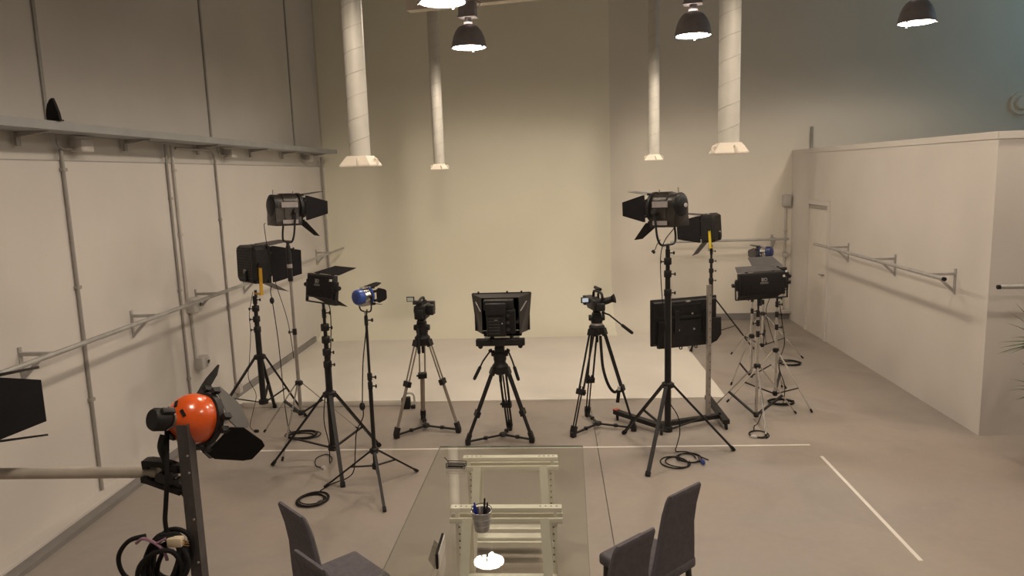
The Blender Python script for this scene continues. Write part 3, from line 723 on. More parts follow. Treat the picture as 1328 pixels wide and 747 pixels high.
# ================================================================== TRIPODS
def make_tripod(label, c, feet, bowl, kind, spz=.05, head_h=.2, knee=.5, group='camera tripods', handles=()):
    cx, cy = c
    t = thing('camera_tripod', label, 'tripod', (cx, cy, 0), 0, group)
    mu, ml = {'silver': (CHAMP, CHAMP), 'black': (BLACK, BLACK), 'slim': (BLACK, BLACK)}[kind]
    MB().lathe([(.045, bowl-.11), (.075, bowl-.09), (.085, bowl-.02), (.07, bowl)], 20).build('bowl', BLACK, t)
    MB().cyl((0, 0, bowl-.19), (0, 0, bowl-.10), .016, seg=12).build('levelling_knob', BLACK, t)
    sx, sy = sum(f[0] for f in feet)/3-cx, sum(f[1] for f in feet)/3-cy
    hubo = MB().lathe([(.035, spz-.015), (.045, spz), (.035, spz+.02)], 16, TR(sx, sy, 0)).build('spreader_hub', BLACK, t)
    for (fx, fy) in feet:
        dx, dy = fx-cx, fy-cy; L = math.hypot(dx, dy); ux, uy = dx/L, dy/L
        a = Vector((ux*.075, uy*.075, bowl-.06)); b = Vector((dx, dy, .05))
        k = a+(b-a)*knee
        n = Vector((-uy, ux, 0))
        d = (b-a).normalized()
        if kind == 'black': su, sl, ru, rl = .034, .026, .0125, .011
        elif kind == 'slim': su, sl, ru, rl = .030, .015, .011, .008
        else: su, sl, ru, rl = .030, .0, .0085, .017
        m = MB()
        m.cyl(a+n*su, k+n*su, ru, seg=10).cyl(a-n*su, k-n*su, ru, seg=10)
        lg = m.build('leg', mu, t)
        MB().bar(a+d*-.02+n*.0, a+d*.05, su*2+.03, .04).build('leg_top', BLACK, lg, smooth=False)
        m = MB()
        if sl: 
            m.cyl(k+n*sl-d*.06, b+n*sl, rl, seg=10).cyl(k-n*sl-d*.06, b-n*sl, rl, seg=10)
            if kind == 'black': m.cyl(a+d*.1, b, .009, seg=10)
        else: 
            m.cyl(k, b, rl, seg=14)
            m.cyl(k+n*.017, b+n*.017, .008, seg=10).cyl(k-n*.017, b-n*.017, .008, seg=10)
        m.build('lower_leg', ml, lg)
        MB().bar(k-d*.03, k+d*.03, su*2+.035, .045).cyl(k+n*(su+.01), k+n*(su+.035), .012, seg=8).build('knee_clamp', BLACK, lg, smooth=False)
        q = b-d*.05
        MB().bar(q-d*.02, b, .06, .04).box((b.x, b.y, .03), (.055, .055, .06), RZ(math.atan2(uy, ux)).to_3x3(), bev=.01).build('foot', BLACK, lg, smooth=False)
        MB().bar((sx, sy, spz), (b.x, b.y, .035), .022, .016).box(((sx+b.x)/2, (sy+b.y)/2, .045), (.04, .04, .03)).build('spreader_arm', BLACK, t, smooth=False)
    h = bowl
    MB().lathe([(.065, h), (.06, h+.02)], 20).build('head_base', STEEL if kind == 'slim' else BLACK, t)
    MB().lathe([(.058, h+.02), (.066, h+.05), (.066, h+head_h*.55), (.05, h+head_h*.6)], 20).box((0, 0, h+head_h*.62), (.10, .10, head_h*.5), bev=.015).build('fluid_head', BLACK, t)
    MB().cyl((-.055, 0, h+head_h*.5), (-.085, 0, h+head_h*.5), .035, .03, seg=16).cyl((.055, 0, h+head_h*.5), (.085, 0, h+head_h*.5), .035, .03, seg=16).build('drag_knobs', BLACK, t)
    MB().box((0, 0, h+head_h-.012), (.075, .17, .024), bev=.005).build('quick_plate', BLACK, t)
    for pts in handles:
        P = [Vector(p) for p in pts]
        hd = MB().tube(P, .009, 10).build('pan_handle', BLACK, t)
        d = (P[-1]-P[-2]).normalized()
        MB().tube([P[-1]-d*.15, P[-1]-d*.14, P[-1]-d*.02, P[-1]], [.012, .017, .017, .012], 12).build('grip', RUBBER, hd)
        MB().ball(P[0]+(P[1]-P[0])*.15, .02, (1, 1, 1), 12, 8).build('handle_clamp', BLACK, hd)
    return t
make_tripod('champagne silver tripod with black joints left of the prompter', (-1.42, 7.725), [(-1.707, 7.481), (-1.062, 7.636), (-1.524, 8.085)], 1.06, 'silver', head_h=.18, knee=.46, handles=[[(-.03, -.05, 1.2), (-.02, -.12, 1.02), (-.012, -.17, .90)]])
make_tripod('heavy black tripod carrying the prompter in the middle', (-.565, 7.36), [(-.918, 7.264), (-.259, 7.309), (-.511, 7.689)], .83, 'black', head_h=.22, knee=.62, handles=[[(-.08, -.02, .99), (-.165, -.10, .885), (-.255, -.18, .715)], [(.08, -.02, .99), (.135, -.10, .875), (.195, -.18, .70)]])
make_tripod('black tripod carrying the small camera right of the prompter', (.448, 7.735), [(.17, 7.453), (.818, 7.617), (.348, 8.116)], 1.14, 'slim', head_h=.15, knee=.60, handles=[[(.06, .0, 1.27), (.13, -.04, 1.25), (.22, -.10, 1.18), (.36, -.18, 1.075)]])
# strap hanging on the right tripod
m = MB()
P = spline([(.478, 7.64, 1.04), (.485, 7.60, .86), (.500, 7.56, .693), (.55, 7.55, .53), (.61, 7.56, .45), (.66, 7.58, .47)], 6)
for a, b in zip(P, P[1:]): m.bar(a, b+(b-a)*.1, .03, .008, (0, 1, 0.2))
t = thing('shoulder_strap', 'black padded strap hanging from the right camera tripod', 'strap', (0, 0, 0)); m.build('band', BLACKF, t, smooth=False)
m = MB(); P = spline([(.66, 7.58, .47), (.655, 7.58, .41), (.645, 7.58, .33)], 5)
for a, b in zip(P, P[1:]): m.bar(a, b+(b-a)*.1, .035, .012, (0, 1, 0))
m.build('loose_end', BLACKF, t, smooth=False)
MB().box((.66, 7.575, .485), (.03, .02, .04)).build('buckle', PLASTIC, t, smooth=False)

# ================================================================== CAMERAS
def make_camcorder(label, loc, rotz, v, group='small video cameras'):
    t = thing('video_camera', label, 'camera', loc, rotz, group)
    if v == 0:
        MB().box((0, 0, .085), (.125, .20, .15), bev=.015).build('body', BLACK, t)
        MB().box((.0, -.11, .07), (.09, .05, .10), bev=.01).build('battery', BLACK, t)
        MB().cyl((0, .10, .09), (0, .24, .09), .045, .05, seg=20).build('lens_barrel', DGREY, t)
        MB().box((0, .28, .09), (.13, .08, .11), bev=.006).build('lens_hood', BLACK, t)
        MB().box((.10, -.01, .105), (.075, .10, .105), bev=.008).build('side_pack', BLACK, t)
        h = MB().tube(spline([(0, -.08, .15), (0, -.09, .20), (.0, -.02, .225), (.0, .08, .22), (.0, .1, .16)], 5), .014, 10).build('handle', BLACK, t)
        MB().box((-.03, -.03, .185), (.10, .08, .035), bev=.008).build('top_unit', DGREY, t)
        MB().tube([(.055+.018*math.cos(a), -.07, .205+.018*math.sin(a)) for a in [2*PI*k/14 for k in range(14)]], .007, 8, closed=True).cyl((.03, -.05, .195), (.055, -.07, .19), .008, seg=8).build('mic_ring', DGREY, t)
        mo = MB().box((-.105, -.05, .225), (.085, .014, .055), bev=.004).build('monitor', BLACK, t, )
        MB().box((-.105, -.0585, .225), (.065, .004, .038)).build('screen', SCREEN2, mo, smooth=False, label='pale flip-out screen')
        MB().bar((-.08, -.045, .205), (-.03, -.03, .19), .014, .014).build('monitor_arm', BLACK, t, smooth=False)
        MB().cyl((-.063, -.03, .10), (-.075, -.03, .10), .032, seg=18).build('dial', DGREY, t)
        MB().box((-.03, -.13, .045), (.02, .008, .02)).build('red_tag', mat('dull_red', (.12, .025, .02), .5), t, smooth=False)
    else:
        MB().box((0, .02, .085), (.13, .26, .12), bev=.02).build('body', BLACK, t)
        MB().box((.0, -.135, .075), (.085, .06, .08), bev=.012).build('battery', BLACK, t)
        MB().cyl((-.0, .14, .09), (-.0, .26, .09), .048, .055, seg=20).build('lens_barrel', DGREY, t)
        MB().box((0, .28, .085), (.11, .06, .10), bev=.006).build('lens_hood', BLACK, t)
        MB().tube(spline([(.02, -.12, .14), (.02, -.13, .185), (.02, -.09, .215), (.02, .06, .215), (.02, .14, .20), (.02, .16, .14)], 5), .014, 10).build('handle', BLACK, t)
        MB().cyl((.02, .0, .15), (.02, .0, .20), .012, seg=10).build('handle_post', BLACK, t)
        MB().cyl((.05, .02, .235), (.05, .19, .235), .018, seg=14).box((.035, .06, .225), (.04, .03, .03)).build('microphone', BLACK, t)
        MB().tube([(.03, -.08, .12), (.085, -.11, .135), (.12, -.13, .15)], [.04, .036, .032], 14).build('viewfinder', BLACK, t)
        MB().tube([(.12, -.13, .15), (.138, -.14, .156), (.15, -.147, .160)], [.032, .042, .05], 16).build('eyecup', RUBBER, t)
        mo = MB().box((-.115, .04, .13), (.085, .016, .06), bev=.004).build('monitor', BLACK, t, RZ(.0))
        MB().box((-.113, .031, .13), (.066, .004, .043)).build('screen', SCREEN, mo, smooth=False, label='lit flip-out screen')
        MB().bar((-.08, .05, .115), (-.05, .06, .105), .016, .03).build('monitor_arm', BLACK, t, smooth=False)
    return t
make_camcorder('small black video camera with flip-out screen on the silver tripod', (-1.41, 7.725, 1.24), heading(.10, .99), 0)
make_camcorder('small black video camera with lit screen and big eyecup on the right tripod', (.448, 7.735, 1.275), heading(-.26, .966), 1)

# prompter
pr_ = thing('teleprompter', 'black teleprompter hood on the middle tripod', 'prompter', (-.545, 7.36, 1.05))
MB().box((-.10, .12, .04), (.022, .62, .03)).box((.10, .12, .04), (.022, .62, .03)).box((0, -.12, .035), (.49, .07, .07), bev=.008).box((0, .30, .03), (.40, .12, .03)).build('base_rails', BLACK, pr_, smooth=False)
for s in (-1, 1): MB().cyl((s*.20, -.14, -.005), (s*.20, -.02, -.005), .024, seg=14).build('rail_clamp', BLACK, pr_)
n_, f_ = .02, .25
nw, fwt, fwb, zb, zt, zft = .19, .305, .262, .07, .458, .465
A = {'nbl': (-nw, n_, zb+.02), 'nbr': (nw, n_, zb+.02), 'ntl': (-nw, n_, zt), 'ntr': (nw, n_, zt), 'fbl': (-fwb, f_, zb), 'fbr': (fwb, f_, zb), 'ftl': (-fwt, f_, zft), 'ftr': (fwt, f_, zft)}
MB().sheet([A['nbl'], A['fbl'], A['ftl'], A['ntl']], .006).build('hood_side', DGREY, pr_, smooth=False)
MB().sheet([A['nbr'], A['fbr'], A['ftr'], A['ntr']], .006).build('hood_side', DGREY, pr_, smooth=False)
MB().sheet([A['ntl'], A['ntr'], A['ftr'], A['ftl']], .006).build('hood_top', BLACK, pr_, smooth=False)
MB().sheet([A['nbl'], A['nbr'], A['fbr'], A['fbl']], .006).build('hood_floor', BLACK, pr_, smooth=False)
MB().box((0, .255, .27), (.58, .006, .39)).build('mirror_glass', LENSM, pr_, smooth=False)
fr_ = MB().box((-.285, .26, .27), (.014, .02, .40), RY(-.105).to_3x3()).box((.285, .26, .27), (.014, .02, .40), RY(.105).to_3x3()).box((0, .26, .470), (.61, .02, .012)).build('glass_frame', BLACK, pr_, smooth=False)
for s in (-1, 1): MB().bar((s*.205, .03, .32), (s*.262, .15, .40), .012, .006).build('hood_glint', LABEL, pr_, smooth=False, label='pale glint line on the hood side')  # pale bars stand in for reflections on the hood sides
for x in (-.24, .06, .21): MB().cyl((x, .25, .47), (x, .25, .492), .01, seg=10).build('top_screw', BLACK, pr_)
MB().box((.0, .14, .02), (.36, .20, .02)).build('prompter_screen', LENSM, pr_, smooth=False)
c = thing('studio_camera', 'black studio camera mounted inside the teleprompter hood', 'camera', (-.575, 7.30, 1.12))
MB().box((0, -.02, .165), (.19, .24, .26), bev=.012).build('body', BLACK, c)
MB().box((.02, .0, .335), (.30, .10, .10), bev=.006).build('top_monitor', BLACK, c)
MB().box((-.0, -.145, .315), (.20, .05, .115), bev=.006).build('rear_battery', BLACK, c)
MB().box((.135, -.02, .17), (.10, .16, .24), bev=.015).build('side_grip', BLACKF, c)
MB().box((.02, -.06, .325), (.16, .18, .05), bev=.01).build('top_handle', BLACK, c)
for z in (.07, .10, .13, .16, .19, .22): MB().box((-.02, -.142, z), (.11, .006, .014), bev=.002).build('control_strip', DGREY, c)
MB().box((-.0, -.142, .205), (.03, .008, .004)).build('mark', LABEL, c, smooth=False)
MB().cyl((0, .10, .17), (0, .16, .17), .05, seg=20).build('lens_barrel', DGREY, c)
for z in (.10, .17, .24): MB().cyl((.115, -.10, z), (.115, -.115, z), .018, seg=12).build('knob', DGREY, c)
MB().box((.06, -.148, .17), (.010, .006, .012)).build('status_light', WHITE, c, smooth=False)

# ================================================================== TELEVISION ON ROLLING STAND
ST = thing('rolling_tv_stand', 'black rolling floor stand with two uprights behind the right fresnel', 'stand', (1.3, 7.7, 0))
def wpt(x, y, z): return (x-1.3, y-7.7, z)
MB().bar(wpt(.656, 8.02, .085), wpt(1.10, 7.50, .085), .07, .045).build('base_leg', BLACK, ST, smooth=False)
MB().bar(wpt(1.775, 8.50, .085), wpt(1.79, 7.62, .085), .07, .045).build('base_leg', BLACK, ST, smooth=False)
MB().bar(wpt(1.06, 7.56, .085), wpt(1.78, 7.84, .085), .06, .045).build('cross_beam', BLACK, ST, smooth=False)
MB().box(wpt(.665, 8.01, .112), (.06, .05, .012), RZ(.7).to_3x3()).build('red_cap', ORTIP, ST, smooth=False, label='faded red end cap')
for (x, y) in ((.675, 7.995), (1.09, 7.515), (1.775, 8.45), (1.79, 7.66)):
    cs = MB().lathe([(.012, .04), (.014, .065)], 10, TR(*wpt(x, y, 0))).bar(wpt(x-.012, y, .055), wpt(x-.012, y-.03, .026), .006, .03).bar(wpt(x+.012, y, .055), wpt(x+.012, y-.03, .026), .006, .03).build('caster', BLACK, ST, smooth=False)
    MB().cyl(wpt(x-.011, y-.03, .026), wpt(x+.011, y-.03, .026), .026, seg=16).build('wheel', RUBBER, cs)
up = []
for (x, y, h) in ((1.185, 7.62, 1.52), (1.632, 7.79, 1.53)):
    u_ = MB().box(wpt(x, y, h/2+.05), (.045, .03, h-.1), RZ(.37).to_3x3()).build('upright', STEEL, ST, smooth=False, label='grey steel upright')
    hm = MB()
    for k in range(14): hm.box(wpt(x+.012, y-.0155, .25+k*.09), (.008, .003, .014))
    hm.build('slots', DARK, u_, smooth=False)
tv = thing('television', 'flat television seen from behind on the rolling stand', 'television', (1.395, 7.80, .87), .33)
MB().box((0, .055, .27), (.775, .03, .50), bev=.008).build('screen_bezel', BLACK, tv)
def tvs(y, k, zb_): return [(-.375*k, y, zb_), (.375*k, y, zb_), (.38*k, y, .22), (.375*k, y, .50*k+.005), (-.375*k, y, .50*k+.005), (-.38*k, y, .22)]
MB().loft([tvs(.042, 1, .03), tvs(.012, .96, .05)]).build('back_shell', BLACK, tv, smooth=False)
m = MB()
low = [(-.33, 0.0), (-.34, .05), (-.33, .29), (.41, .29), (.415, .10), (.36, .03), (.28, .0)]
m.loft([[(x, .02, z) for x, z in low], [(x*.985, -.028, z*.97+.006) for x, z in low]]).build('lower_housing', BLACK, tv, smooth=False)
for (x, z) in ((-.10, .35), (.08, .35), (-.10, .19), (.08, .19)):
    MB().cyl((x, .013, z), (x, -.034 if z < .3 else .004, z), .011, seg=10).build('mount_screw', LABEL, tv, label='pale mounting screw')
v_ = MB()
for k in range(16): v_.box((-.16+k*.022, .008, .455), (.012, .012, .02))
v_.build('vent_slots', DGREY, tv, smooth=False)
MB().lathe([(.0005, .003), (.028, .002), (.03, 0)], 18, TR(.03, .01, .485) @ RX(PI/2) @ Matrix.Diagonal((1, .4, 1, 1))).build('oval_badge', LABEL, tv, label='pale oval badge')
for x in (-.06, .12): MB().tube(spline([(x-.012, .01, .02), (x-.012, .0, -.02), (x+.012, .0, -.02), (x+.012, .01, .02)], 4), .006, 6).build('cable_hook', BLACK, tv)
MB().bar((-.13, -.04, .17), (-.13, -.04, .40), .05, .012, (0, 1, 0)).bar((.20, -.04, .17), (.20, -.04, .40), .05, .012, (0, 1, 0)).bar((-.2, -.034, .33), (.28, -.034, .33), .03, .01, (0, 1, 0)).build('mount_plate', BLACK, tv, smooth=False)
# grey sloping leg under the TV belongs to stand 9 (built there)

# ================================================================== TABLE
TC = (-.365, 4.22); TA = -.022
tr_ = thing('glass_table', 'clear glass table top laid over two cream trestles', 'table', (TC[0], TC[1], .745), TA)
MB().box((0, 0, .005), (1.06, 2.04, .010), bev=.002, seg=1).build('glass_top', GLASS, tr_, smooth=False)
ge_ = MB()
for a_, b_ in (((-.5305, -1.02, .005), (-.5305, 1.02, .005)), ((.5305, -1.02, .005), (.5305, 1.02, .005)), ((-.53, 1.0205, .005), (.53, 1.0205, .005)), ((-.53, -1.0205, .005), (.53, -1.0205, .005))): ge_.bar(a_, b_, .0012, .0098)
ge_.build('polished_edge', GEDGE, tr_, smooth=False)
def make_trestle(label, y, x=-.34):
    t = thing('trestle', label, 'trestle', (x, y, 0), -.01, 'table trestles')
    MB().box((0, 0, .727), (.68, .055, .032), bev=.003).build('top_beam', TRESTLE, t)
    hh_ = MB()
    for s in (-1, 1):
        for k in range(4): hh_.cyl((s*(.21+k*.033), 0, .742), (s*(.21+k*.033), 0, .7442), .006, seg=8)
    hh_.build('beam_holes', DARK, t)
    for s in (-1, 1):
        MB().box((0, s*.036, .668), (.69, .022, .032), bev=.002).build('rail', TRESTLE, t)
        MB().cyl((s*.235, -.045, .655), (s*.235, -.062, .655), .012, seg=10).cyl((s*.235, .045, .655), (s*.235, .062, .655), .012, seg=10).build('bolt', DARK, t)
        for q in (-1, 1):
            MB().bar((s*.235, q*.05, .69), (s*.275, q*.27, .0), .055, .026, (0, q, .3)).build('leg', TRESTLE, t, smooth=False)
        MB().box((s*.30, 0, .52), (.02, .05, .42)).build('height_post', TRESTLE, t, smooth=False)
        h2 = MB()
        for k in range(6): h2.cyl((s*.288, -.0255, .62-k*.045), (s*.288, -.028, .62-k*.045), .006, seg=8)
        h2.build('post_holes', DARK, t)
    for q in (-1, 1): MB().box((0, q*.19, .165), (.60, .022, .04)).build('shelf_rail', TRESTLE, t, smooth=False)
    for k in range(3): MB().box((0, -.13+k*.13, .193), (.56, .07, .016)).build('shelf_slat', TRESTLE, t, smooth=False)
    return t
make_trestle('cream wooden trestle under the far end of the glass table', 5.07)
make_trestle('cream wooden trestle under the middle of the glass, behind the bucket', 4.26, -.322)
# bucket with pens
bk = thing('pencil_bucket', 'small zinc bucket of pens standing on the glass table', 'bucket', (-.437, 3.93, .756))
MB().lathe([(.040, 0), (.041, .002), (.056, .112), (.059, .114), (.059, .118), (.055, .118), (.039, .004), (.0005, .004)], 28, caps=False).build('bucket_wall', ZINC, bk)
rg = MB()
for z, r in ((.035, .0462), (.075, .0515)): rg.tube([(r*math.cos(a), r*math.sin(a), z) for a in [2*PI*k/28 for k in range(28)]], .0016, 6, closed=True)
rg.build('rib', ZINC, bk)
hd = MB()
hd.tube(spline([(-.058, 0, .115), (-.05, .03, .128), (0, .062, .132), (.05, .03, .128), (.058, 0, .115)], 5), .0025, 6).build('handle', DGREY, bk)
for i, (x, y, dx, dy, h, mm, lb) in enumerate(((.015, .0, .012, .004, .155, RUBBER, 'tall black pen in the zinc bucket'), (-.02, -.01, -.03, .0, .118, PENB, 'blue pen leaning left in the zinc bucket'), (-.025, .015, -.025, .01, .122, PENB, 'blue pen at the back of the zinc bucket'), (.02, -.02, .02, -.015, .112, BLACK, 'black pen leaning right in the zinc bucket'), (-.002, -.02, -.004, -.018, .116, LABEL, 'pale grey marker in the zinc bucket'), (.02, .02, .022, .015, .12, BLACK, 'black pen at the back right of the zinc bucket'))):
    p = thing('pen', lb, 'pen', (-.437+x*.6, 3.93+y*.6, .761), 0, 'pens in the bucket')
    h += .028
    MB().cyl((0, 0, 0), (dx*.8, dy*.8, h*.78), .0055, seg=10).build('barrel', mm, p)
    MB().cyl((dx*.8, dy*.8, h*.78), (dx, dy, h), .0065, .005, seg=10).build('cap', mm, p)
# acrylic sign holder with dark edge
sg = thing('sign_holder', 'small upright black-edged sign holder between clear sheets on the table', 'sign', (-.630, 3.62, .756), .0)
MB().box((0, 0, .042), (.013, .225, .084), bev=.002).build('dark_board', BLACKF, sg, smooth=False)
MB().sheet([(.010, -.11, 0), (.010, .11, 0), (.0105, .108, .082), (.0105, -.108, .082)], .004).build('pale_sheet', LABEL2, sg, smooth=False)
MB().sheet([(-.012, -.11, 0), (-.012, .11, 0), (-.045, .10, .05), (-.045, -.10, .05)], .004).build('clear_sheet', ACRYL, sg, smooth=False)
# wire tray
wt = thing('wire_tray', 'small dark wire card tray near the far left of the table', 'tray', (-.70, 4.845, .756), -.10)
for z in (.003, .02, .034):
    MB().tube([(-.065, -.028, z), (.065, -.028, z), (.065, .028, z), (-.065, .028, z)], .0028, 6, closed=True).build('wire_loop', DGREY, wt)
cr_ = MB()
for k in range(6): cr_.cyl((-.06+k*.024, -.028, .003), (-.06+k*.024, .028, .003), .002, seg=6)
for x in (-.065, .065):
    for y in (-.028, .028): cr_.cyl((x, y, .003), (x, y, .034), .0024, seg=6)
cr_.build('wire_frame', DGREY, wt)
MB().box((0, 0, .012), (.11, .045, .012)).build('card_stack', FRES, wt, smooth=False)
MB().cyl((-.06, .02, .03), (-.095, .055, .045), .0035, seg=8).build('wire_end', DGREY, wt)

# ================================================================== CHAIRS
def make_chair(label, x, y, dx, dy, group):
    t = thing('dining_chair', label, 'chair', (x, y, 0), heading(dx, dy), group)
    MB().box((0, .265, .435), (.40, .43, .075), bev=.022, seg=3).build('seat', CHAIRF, t)
    # backrest: tall, waisted, gently S-curved
    rows = [(.40, .085, .195, .020), (.47, .075, .190, .022), (.58, .062, .172, .022), (.72, .05, .152, .021), (.84, .03, .149, .020), (.92, .008, .149, .018), (.957, -.004, .147, .016), (.97, -.008, .140, .008)]
    loops = []
    for z, yc, hw, ht in rows:
        n = 5; lp = []
        c_ = min(ht*.9, .012)
        lp = [(-hw+c_, yc-ht, z), (hw-c_, yc-ht, z), (hw, yc-ht+c_, z), (hw, yc+ht-c_, z), (hw-c_, yc+ht, z), (-hw+c_, yc+ht, z), (-hw, yc+ht-c_, z), (-hw, yc-ht+c_, z)]
        loops.append(lp)
    MB().loft(loops).build('backrest', CHAIRF, t)
    for sx in (-1, 1):
        MB().tube([(sx*.165, .44, .41), (sx*.175, .455, .0)], [.019, .014], 10).build('leg', CHAIRL, t)
        MB().tube([(sx*.165, .09, .41), (sx*.175, .06, .0)], [.019, .014], 10).build('leg', CHAIRL, t)
    MB().box((0, .265, .395), (.34, .37, .02)).build('seat_frame', CHAIRL, t, smooth=False)
    return t
make_chair('charcoal dining chair at right with its tall back in view', .705, 3.985, -.69, .72, 'charcoal chairs at the table')
make_chair('charcoal dining chair at bottom right, nearest the viewer', .370, 3.435, -.69, .72, 'charcoal chairs at the table')
make_chair('charcoal dining chair at left whose seat shows beside its back', -1.462, 3.765, .70, .71, 'charcoal chairs at the table')
make_chair('charcoal dining chair cut by the bottom edge at left', -1.183, 3.229, .68, .73, 'charcoal chairs at the table')

# ================================================================== FOREGROUND LAMP RIG
po = thing('slotted_post', 'dark slotted steel post beside the orange lamp', 'post', (-1.352, 2.50, 0))
MB().box((0, 0, .945), (.042, .005, 1.89)).box((.0185, .0245, .945), (.005, .044, 1.89)).build('angle_bar', POSTM, po, smooth=False)
rv = MB()
for z in (1.36, 1.53, 1.71, 1.775, 1.20, 1.05): rv.cyl((.012, -.001, z), (.012, -.0055, z), .0042, seg=8)
rv.build('rivet', LABEL, po)
MB().box((0, .02, .004), (.14, .14, .008)).build('foot_plate', POSTM, po, smooth=False)
tag(MB().cyl((WL+.002, 2.555, 1.69), (-1.49, 2.555, 1.69), .0215, seg=18).build('horizontal_tube', TUBEM), 'pale aluminium tube reaching from the left edge to a black clamp', 'tube')
cl = thing('pipe_clamp', 'black grip clamp holding the end of the pale tube', 'clamp', (-1.46, 2.545, 1.69))
def jaw(pts, th):
    return [[(x, -.022, z-th), (x, .022, z-th), (x, .022, z+th), (x, -.022, z+th)] for x, z in pts]
MB().loft(jaw([(-.072, .044), (-.05, .046), (.0, .040), (.06, .018)], .011)).box((-.062, 0, .030), (.02, .04, .016)).build('upper_jaw', BLACK, cl, smooth=False)
MB().loft(jaw([(-.082, -.018), (-.06, -.024), (-.01, -.044), (.06, -.07)], .010)).box((-.066, 0, -.012), (.02, .04, .014)).build('lower_jaw', BLACK, cl, smooth=False)
MB().bar((-.03, 0, -.03), (.06, 0, -.028), .034, .02).bar((.0, .0, .03), (.06, 0, -.05), .026, .018).build('inner_link', DGREY, cl, smooth=False)
MB().tube(spline([(.05, 0, -.05), (.07, 0, -.08), (.085, 0, -.10), (.11, 0, -.095)], 4), .013, 8).build('lever', BLACK, cl)
MB().cyl((.0, -.035, -.005), (.0, .035, -.005), .02, seg=14).cyl((.035, -.03, .0), (.035, .03, .0), .014, seg=12).build('pivot', DGREY, cl)
MB().box((.075, 0, .02), (.06, .03, .03)).cyl((.09, 0, -.04), (.09, 0, .07), .006, seg=8).build('mount_block', BLACK, cl, smooth=False)
MB().tube(spline([(.02, -.01, .05), (.028, -.01, .09), (.02, -.01, .115), (.012, -.01, .09), (.02, -.01, .05)], 4), .004, 6).build('safety_clip', STEEL, cl)

def make_redhead(label, loc, rotz, roll, paint, ang, L, tilt=0.0, wl=.085, cut=1, taper=.55, R=.095, fr=.095):
    t = thing('open_face_lamp', label, 'lamp', loc, rotz, None)
    M = RX(tilt) @ RY(roll)
    prof = [(.030, -.092)]+[(R*math.sin(a), -R*math.cos(a)) for a in [PI*(.13+.46*k/12) for k in range(13)]]+[(.088, .045)]
    MB().lathe(prof, 36, RX(-PI/2)).build('body', paint, t, M)
    for k in range(6):
        a = 2*PI*k/6+.3
        e = .62
        c_ = Vector((R*math.sin(e)*math.cos(a), -R*math.cos(e), R*math.sin(e)*math.sin(a)))
        nrm = c_.normalized()
        tq = nrm.to_track_quat('Z', 'Y').to_matrix()
        MB().box(c_*1.0, (.028, .012, .006), tq).build('vent_slot', BLACKM, t, M, smooth=False)
    MB().lathe([(.089, .036), (.099, .040), (.100, .062), (.092, .064), (.088, .05)], 36, RX(-PI/2), caps=False).build('front_ring', BLACK, t, M)
    MB().lathe([(.0005, -.02), (.05, .0), (.086, .045)], 28, RX(-PI/2), caps=False).build('reflector', CHROME, t, M)
    MB().lathe([(.0005, -.165), (.036, -.165), (.042, -.155), (.042, -.115), (.030, -.10), (.028, -.085)], 24, RX(-PI/2), caps=False).build('focus_knob', BLACK, t, M)
    MB().lathe([(.031, -.098), (.034, -.096), (.034, -.088), (.030, -.086)], 20, RX(-PI/2), caps=False).build('knob_collar', STEEL, t, M)
    MB().box((0, -.13, .048), (.022, .05, .022), bev=.004).build('cable_gland', BLACK, t, M)
    barn(t, M, fr, fr, .062, L, ang, (wl, wl), (wl*taper, wl*taper), {'L': BLACKM, 'R': BLACKM, 'T': GREYLEAF, 'B': BLACKM}, cut=cut)
    return t
rh = make_redhead('orange open-face lamp with black barn doors at lower left', (-1.362, 2.605, 1.878), heading(.50, .87), .78, ORANGE, {'L': .9, 'R': .40, 'T': -.45, 'B': .5}, .18, tilt=-.28, wl=.10, taper=.62)
MB().tube(spline([(-.02, -.11, -.03), (-.02, -.125, -.07), (-.03, -.11, -.12), (-.03, -.09, -.16)], 5), .012, 10).build('mount_stem', BLACK, rh)
MB().box((-.01, -.07, -.03), (.03, .04, .05)).build('stem_block', BLACK, rh, smooth=False)
bl_ = make_redhead('black lamp at the left edge showing only its barn doors', (-2.225, 2.50, 1.935), heading(.80, .60), -.25, BLACK, {'L': .02, 'R': .02, 'T': .06, 'B': .06}, .235, fr=.118, wl=.13, cut=0, taper=.60)
MB().cyl((0, -.02, -.235), (0, -.02, -.08), .012, seg=10).box((0, -.02, -.225), (.05, .06, .03)).build('mount_stem', BLACK, bl_)
# hanging black cable and coil with plug
cb = thing('lamp_cable', 'thick black cable hanging from the orange lamp in a tied coil', 'cable', (-1.45, 2.5, 1.40))
def cpt(x, z, y=0.0): return (x+1.45, y, z-1.40)
MB().tube(spline([cpt(-1.425, 1.86, .03), cpt(-1.418, 1.78, .0), cpt(-1.415, 1.70, -.02), cpt(-1.43, 1.60, -.02), cpt(-1.44, 1.53, -.02), cpt(-1.435, 1.46, -.02)], 8), .0085, 10).build('drop', RUBBER, cb)
rq = random.Random(3)
for i in range(9):
    ph = rq.uniform(0, 6.28); sx_ = .062+rq.uniform(-.012, .016); sz_ = .105+rq.uniform(-.02, .02); tl = rq.uniform(.30, .65)
    cx_, cz_ = -1.462+rq.uniform(-.022, .028), 1.372+rq.uniform(-.02, .015)
    lp = []
    for k in range(30):
        a = 2*PI*k/30
        u = sx_*math.cos(a)*(1+.12*math.sin(2*a+ph)); v = sz_*math.sin(a)
        lp.append(cpt(cx_+u*math.cos(tl)+v*math.sin(tl), cz_-u*math.sin(tl)+v*math.cos(tl), -.07+.010*i+.014*math.sin(a+ph)))
    MB().tube(lp, .0088, 8, closed=True).build('coil_loop', RUBBER, cb)
